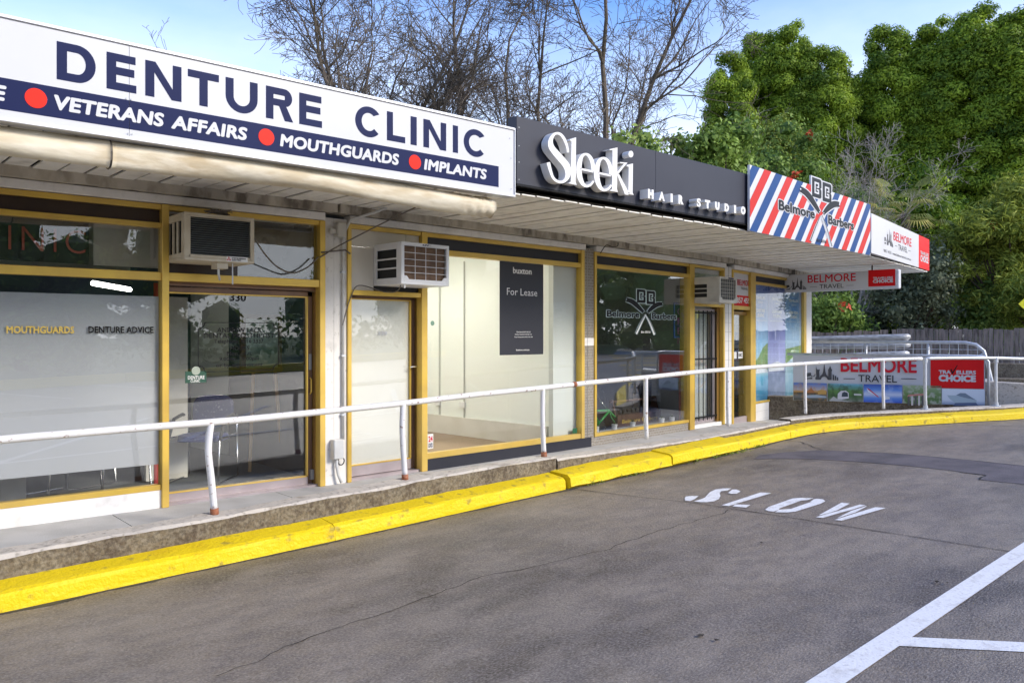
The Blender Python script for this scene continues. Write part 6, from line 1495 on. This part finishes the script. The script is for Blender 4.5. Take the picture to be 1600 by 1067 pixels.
broad('large_leaf_tree', 'lower whorled green tree hanging over the fence at the right', 1625, 24.5, 410, 150, 'leaf_yel', lsize=.16, nb=34, tint=.4, low=.3, clr=(.35, .65), per=420, wf=.2)
broad('shrub', 'glossy mid green bush over the fence below the large tree', 1545, 27, 440, 120, 'leaf_broad', lsize=.13, nb=40, tint=.4, low=.12, clr=(.35, .65), per=240)
broad('shrub', 'grey green olive bush behind the awning tip', 1425, 27, 375, 130, 'leaf_olive', lsize=.11, nb=40, tint=.45, low=.2, clr=(.4, .8), per=240, flowers=None)
broad('shrub', 'bright green bush with orange flowers beside the hanging sign', 1435, 28.5, 430, 95, 'leaf_yel', lsize=.10, nb=30, tint=.4, low=.15, clr=(.3, .6), per=240, flowers=4)
broad('shrub', 'dense green bush right behind the corner pillar', 1300, 26.8, 445, 110, 'leaf_mid', lsize=.11, nb=46, tint=.75, low=.08, clr=(.35, .7), per=260, flowers=2)
broad('shrub', 'low olive shrub along the fence under the hanging sign', 1360, 29.5, 470, 100, 'leaf_olive', lsize=.11, nb=36, tint=.4, low=.08, clr=(.35, .7), per=240)
broad('shrub', 'dark shrub behind the fence in the middle', 1450, 30, 478, 120, 'leaf_mid', lsize=.11, nb=36, tint=.3, low=.08, clr=(.35, .7), per=240)

# woody trees: recursive limbs
def woody(name, label, base, stems, mt, twig_r=.006, levels=4, seed=1, cat='tree', kids=(5, 6, 6, 5), lens=(1, .55, .5, .45), spread=.75, droop=.0, wander=.16, group=None, sizes=None, kmul=1.0, f0=.22):
    rnd = random.Random(seed); t = thing(name, label, cat, base, 0, group); mbs = [MB() for _ in range(3)]
    def grow(p, d, ln, r, lv):
        n = [12, 8, 6, 4, 3][min(lv, 4)]; pts = [p]; dirs = [d]; rr = [r]; cur = Vector(d); q = Vector(p)
        for i in range(n):
            wn = wander * (.55, .9, 1.25, 1.4, 1.4)[min(lv, 4)]; cur = (cur + Vector((rnd.gauss(0, wn), rnd.gauss(0, wn), rnd.gauss(.035 if lv < 2 else .03 - droop, wander * .8)))).normalized()
            q = q + cur * (ln / n); pts.append(q.copy()); dirs.append(cur.copy()); rr.append(max(twig_r * .6, r * (1 - (i + 1) / n * (.93 if lv < 2 else .85))))
        mbs[0 if lv == 0 else (1 if lv <= 2 else 2)].tube(pts, rr, [8, 6, 4, 3, 3][min(lv, 4)], False)
        if lv >= levels: return
        k = int(kids[lv] * kmul)
        for j in range(k):
            f_ = rnd.uniform(f0 if lv == 0 else .12, 1.0); i = min(n, max(1, int(f_ * n))); bd = dirs[i]
            ax = Vector((rnd.gauss(0, 1), rnd.gauss(0, 1), rnd.gauss(0, .6))); side = bd.cross(ax).normalized(); an = rnd.uniform(.35, spread + .25)
            nd = (bd * math.cos(an) + side * math.sin(an)).normalized()
            grow(pts[i], nd, ln * lens[lv + 1 if lv + 1 < len(lens) else -1] * rnd.uniform(.65, 1.25) * (1.15 - .45 * f_), rr[i] * rnd.uniform(.45, .7), lv + 1)
    for (d, ln, r) in stems: grow(Vector(base), Vector(d).normalized(), ln, r, 0)
    names = ['trunk', 'branches', 'twigs']
    for nm, m in zip(names, mbs):
        if m.f: m.build(nm, M[mt], t)
    return t
RT = Vector((ST, -CT, 0)); FW = Vector((CT, ST, 0)); UP = Vector((0, 0, 1))
def dr_(a, b, c=0): v = RT * a + UP * b + FW * c; return tuple(v)
BT = dict(group='bare winter trees behind the shops', kids=(15, 7, 4, 3), lens=(1, .30, .50, .52), levels=4, spread=.85, wander=.24, twig_r=.0105, f0=.42)
woody('bare_tree', 'large leafless tree with mossy limbs fanning out behind the clinic sign', P(735, 22, z=.3), [(dr_(a, 1, c), L_, r) for a, c, L_, r in ((-.40, .1, 12.5, .14), (-.31, -.1, 13, .14), (-.22, .2, 13.5, .16), (-.02, .1, 14, .19), (.12, .2, 14, .15))], 'trunk', seed=4, **BT)
woody('bare_tree', 'leafless tree at the left, low limbs against the blue sky', P(650, 21.5, z=.3), [(dr_(a, 1, c), L_, r) for a, c, L_, r in ((-.36, .1, 10.2, .11), (-.30, .15, 10.6, .12), (-.25, -.1, 11.2, .12), (-.20, .1, 10.6, .13), (-.10, -.1, 11.5, .13), (.04, .2, 12.5, .12))], 'trunk', seed=12, kmul=1.2, **BT)
woody('bare_tree', 'leafless tree at the right with limbs reaching towards the cypresses', P(850, 23, z=.3), [(dr_(a, 1, c), L_, r) for a, c, L_, r in ((.04, .1, 14, .16), (.24, -.1, 13.5, .15), (.36, .1, 13, .14), (.48, .0, 11.5, .12))], 'trunk', seed=23, **BT)
woody('dry_tree', 'pale grey leafless bush behind the barber sign', P(1325, 27.8, z=1.5), [(dr_(a, 1, random.uniform(-.3, .3)), L_ * 1.1, .045) for a, L_ in ((-.75, 5.2), (-.5, 6.2), (-.25, 6.6), (0, 6.2), (.25, 6.0), (.5, 5.6), (.8, 4.4))], 'deadbark', seed=5, kids=(12, 8, 6), lens=(1, .38, .45), levels=3, wander=.2, twig_r=.006, spread=.8)
woody('dry_shrub', 'thin pale leafless stems above the fence', P(1462, 28.2, z=.6), [(dr_(a, 1, 0), L_, .035) for a, L_ in ((-.5, 3.6), (-.25, 4), (.05, 4), (.3, 3.6), (.55, 3))], 'deadbark', seed=8, kids=(8, 5, 4), lens=(1, .45, .45), levels=2, wander=.22)
woody('dry_shrub', 'grey bare branches reaching up from the left of the dark cypress', P(1120, 34, z=1.5), [(dr_(a, 1, 0), L_, .07) for a, L_ in ((-.3, 8.6), (.0, 9.6), (.3, 9.8), (.55, 9.2))], 'deadbark', seed=15, kids=(9, 5, 4), lens=(1, .36, .45), levels=2, wander=.2)
# fan palm
pl = thing('fan_palm', 'fan palm with drooping yellow tipped fronds behind the travel fascia', 'palm', P(1415, 28, z=.3))
b = P(1415, 28, z=.3); hp = P(1415, 28, py=335).z
MB().tube([b, Vector((b.x, b.y, hp))], .16, 8).build('trunk', M['bark'], pl)
cs__, tt = [], []
for k in range(26):
    a = random.uniform(0, 6.283); el = random.uniform(-.35, 1.0); L0 = random.uniform(.8, 1.4)
    dv_ = Vector((math.cos(a) * math.cos(el), math.sin(a) * math.cos(el), math.sin(el))); o = Vector((b.x, b.y, hp)); e = o + dv_ * L0
    m = MB(); m.tube([o, e], .012, 4, False)
    sd_ = dv_.cross(UP).normalized(); up_ = sd_.cross(dv_)
    for j in range(17):
        an = R(-85 + j * 10.6); dd = (dv_ * math.cos(an) + sd_ * math.sin(an)).normalized(); l2 = .72 * (.75 + .25 * math.cos(an)); w_ = dd.cross(up_).normalized() * .022
        p1_ = e + dd * l2 * .55 + up_ * .03; p2_ = e + dd * l2 - UP * (.16 + .1 * random.random())
        m.poly([e, p1_ + w_, p2_, p1_ - w_])
    o_ = m.build('frond', M['leaf_palm'], pl)
    at = o_.data.attributes.new('tint', 'FLOAT', 'POINT'); tv = random.random() * (.9 if el < .3 else .5); at.data.foreach_set('value', [tv] * len(o_.data.vertices))
# pale house and old shed beyond the fence
hs_ = thing('garden_house', 'pale rendered house wall with a tin roof half hidden in the bushes', 'house', P(1385, 36, z=.3))
HFm = Frame(*P(1340, 36)[:2], math.degrees(TH) - 90 + 8)
MB().box(HFm, 0, 3.6, -4, 0, .3, 2.9).build('wall', M['render'], hs_)
m = MB(); m.hexa([HFm.pt(-.4, .4, 2.85), HFm.pt(4.1, .4, 2.85), HFm.pt(4.1, -4.4, 2.85), HFm.pt(-.4, -4.4, 2.85)], [HFm.pt(-.4, .4, 2.92), HFm.pt(4.1, .4, 2.92), HFm.pt(4.1, -2, 4.0), HFm.pt(-.4, -2, 4.0)]); m.build('roof', M['rooftile'], hs_)
MB().box(HFm, 1.9, 2.7, .0, .03, 1.2, 2.3).build('window', M['blackglass'], hs_)

# ================================================================== ACROSS THE CAR PARK (seen in the glass)
ok = thing('far_kerb', 'x', None, (0, -14, 0), kind='structure'); del ok['label']
for x in range(-28, 26, 6): MB().hexa([(x, -14.0, gz(x) - .1), (x + 5.96, -14.0, gz(x + 6) - .1), (x + 5.96, -14.35, gz(x + 6) - .1), (x, -14.35, gz(x) - .1)][::-1], [(x, -14.0, gz(x) + .3), (x + 5.96, -14.0, gz(x + 6) + .3), (x + 5.96, -14.35, gz(x + 6) + .3), (x, -14.35, gz(x) + .3)][::-1]).build('kerb_block', M['yellow'], ok, bevel=.02)
m = MB(); m.poly([(-60, -70, 1.1), (60, -70, 1.8), (60, -14.3, gz(60) + .2), (-30, -14.3, gz(-30) + .28)][::1]); tag(m.build('grass_verge', M['grass']), kind='structure')
def rbroad(label, x, y, H, w, mt, tint=.5, n=40):
    t = thing('roadside_tree', label, 'tree', (x, y, .6), 0, 'trees across the car park'); cen, rd = [], []
    for k in range(n):
        v = unit(1)[0]; f_ = rng.random() ** .5; cen.append((x + v[0] * w / 2 * f_, y + v[1] * w / 2 * f_, 0.6 + H * .5 + v[2] * H * .5 * f_)); rd.append(random.uniform(.8, 1.6))
    MB().tube([(x, y, .4), (x + .1, y, H * .5), (x, y, H * .75)], [.25, .18, .06], 8).build('trunk', M['bark'], t)
    c, nn, s, ti = clumps(cen, rd, 130, .13, .5, .85, .7, tint, .3); leafobj('foliage', c, nn, s, ti, M[mt], t); cores(cen, rd, .85, .85, M[mt], t)
for i, (x, y, H, w, mt) in enumerate(((-9, -24, 8, 7, 'leaf_mid'), (-1, -27, 9.5, 8, 'leaf_con'), (6.5, -23, 7, 6, 'leaf_mid'), (13, -27, 9, 8, 'leaf_con'), (24, -26, 8, 7, 'leaf_broad'), (33, -23, 7.5, 7, 'leaf_broad'), (43, -24, 8, 8, 'leaf_mid'), (-18, -26, 8, 8, 'leaf_mid'))):
    rbroad('broad green tree across the car park, number %s along the grass verge' % ['four', 'five', 'six', 'seven', 'eight', 'nine', 'ten', 'two'][i] if False else ['round tree facing the clinic door across the car park', 'tall dark tree facing the clinic window', 'smaller round tree facing the vacant shop', 'tall dark tree facing the lease poster', 'light green tree mirrored in the barber window', 'light green tree mirrored beside the razors logo', 'mid green tree mirrored near the barred door', 'round tree at the far end of the verge'][i], x, y, H, w, mt)
woody('bare_tree', 'bare tree across the car park mirrored in the clinic clerestory', (-4, -20, .5), [(( -.2, 0, 1), 9, .2), ((.3, .1, 1), 9, .16), ((0, -.3, 1), 9, .15)], 'trunk', seed=31, kids=(9, 6, 5), lens=(1, .45, .5), levels=3)
rh = thing('brick_house', 'red brick house across the road, mirrored in the barber glass', 'house', (45, -21, .8))
MB().wbox(41, 51, -27, -18, .6, 5.6).build('wall', M['house'], rh)
m = MB(); m.hexa([(40.4, -27.6, 5.55), (51.6, -27.6, 5.55), (51.6, -17.4, 5.55), (40.4, -17.4, 5.55)], [(43, -22.8, 7.9), (49, -22.8, 7.9), (49, -22.2, 7.9), (43, -22.2, 7.9)]); m.build('roof', M['rooftile'], rh)
for x in (42.2, 45.5, 48.6): MB().wbox(x, x + 1.4, -18, -17.93, 2.4, 4.0).build('window', M['signwhite'], rh)
for y in (-25.5, -22, -19.8): MB().wbox(40.93, 41, y, y + 1.3, 2.4, 4.0).build('window', M['signwhite'], rh)
gr_ = thing('grey_garage', 'grey rendered garage across the road, mirrored at the right of the barber glass', 'garage', (55, -8, .8))
MB().wbox(52, 60, -13, -5, .6, 5.4).build('wall', M['roomgrey'], gr_); MB().wbox(51.7, 60.3, -13.3, -4.7, 5.4, 5.7).build('roof', M['rooftile'], gr_); MB().wbox(51.95, 52, -10, -8, 2.6, 4.6).build('window', M['blackglass'], gr_)
m = MB(); m.poly([(36, -15, .845), (64, -15, .845), (64, 2.4, .845), (37.5, 2.4, .845)]); tag(m.build('lawn', M['grass']), kind='structure')
rbroad('light green tree on the lawn across the road', 43, -9, 7.5, 6, 'leaf_broad', .45, 34); rbroad('green tree beside the brick house', 39.5, -13, 6.0, 5, 'leaf_broad', .35, 26); rbroad('green tree in front of the grey garage', 48, -5.5, 6.5, 5, 'leaf_mid', .5, 26)
rbroad('tall dark tree behind the brick house', 56, -22, 11, 11, 'leaf_mid', .4, 40); rbroad('tall dark tree behind the grey garage', 66, -9, 12, 12, 'leaf_mid', .4, 40); rbroad('tall tree at the end of the lawn', 68, 6, 12, 13, 'leaf_mid', .5, 40)
for dd in (11.5, 13.6, 16, 19, 23, 28):
    c = Vector((10 + dd * .891, 7.9 - dd * .454)); u = Vector((.454, .891)); line(c - u * 1.0 * (dd / 14), c + u * 1.3 * (dd / 14), .30 * dd / 11, M['roadyellow'], .012)
lb_ = thing('long_building', 'long pale building far across the car park, mirrored in the clinic glass', 'building', (-6, -42, 1))
MB().wbox(-24, 10, -48, -42, .6, 4.6).build('wall', M['render'], lb_); MB().wbox(-24.4, 10.4, -48.4, -41.6, 4.6, 4.9).build('roof', M['rooftile'], lb_)
for x in range(-22, 9, 4): MB().wbox(x, x + 2.2, -42, -41.94, 1.6, 3.2).build('window', M['blackglass'], lb_)
hg = thing('hedge', 'long clipped dark hedge along the far side of the car park', 'hedge', (0, -17, .5))
cen = [(x + random.uniform(-.2, .2), -17 + random.uniform(-.3, .3), gz(x) + .9 + random.uniform(0, .9)) for x in np.arange(-26, 60, .9)]
c, nn, s, ti = clumps(cen, [random.uniform(.7, 1.0) for _ in cen], 140, .16, .6, 1, .6, .35, .3); leafobj('foliage', c, nn, s, ti, M['leaf_mid'], hg)
# yellow hatching on the road, mirrored in the barber glass
# small litter and weeds along the kerb
lt_ = MB()
for px, py, r_ in ((1213, 686, .05), (1226, 685, .04), (1310, 669, .05), (1318, 668.5, .035), (880, 897, .02), (1010, 985, .015), (1463, 909, .02), (1480, 911, .012), (1120, 1000, .02), (1095, 993, .03), (560, 877, .015), (1190, 848, .02)):
    c = G(px, py, .008); a = random.uniform(0, 3)
    lt_.poly([c + Vector((math.cos(a + k * 1.3) * r_ * random.uniform(.5, 1), math.sin(a + k * 1.3) * r_ * random.uniform(.5, 1), random.uniform(0, .01))) for k in range(5)])
lo_ = lt_.build('litter', mat('litter', (.28, .24, .19), .9, (.04, .03, .02), 2.5, 1.0, ramp=(.48, .52))); tag(lo_, kind='stuff')
cw, nw = [], []
for x in (8.2, 8.6, 8.9, 9.05, 9.2, 9.6, 6.4, 7.0):
    p = kpt(x, -.03)
    for k in range(22): cw.append((p.x + random.gauss(0, .07), p.y - abs(random.gauss(0, .03)), gz(x) + random.uniform(.0, .04)))
cw = np.array(cw); k = len(cw); nn = unit(k); nn[:, 2] *= .4; nn /= np.linalg.norm(nn, axis=1, keepdims=True)
tag(leafobj('weeds', cw, nn, np.full(k, .022), np.full(k, .35), M['leaf_yel'], None, 1.2, 'stuff', .3), kind='stuff')
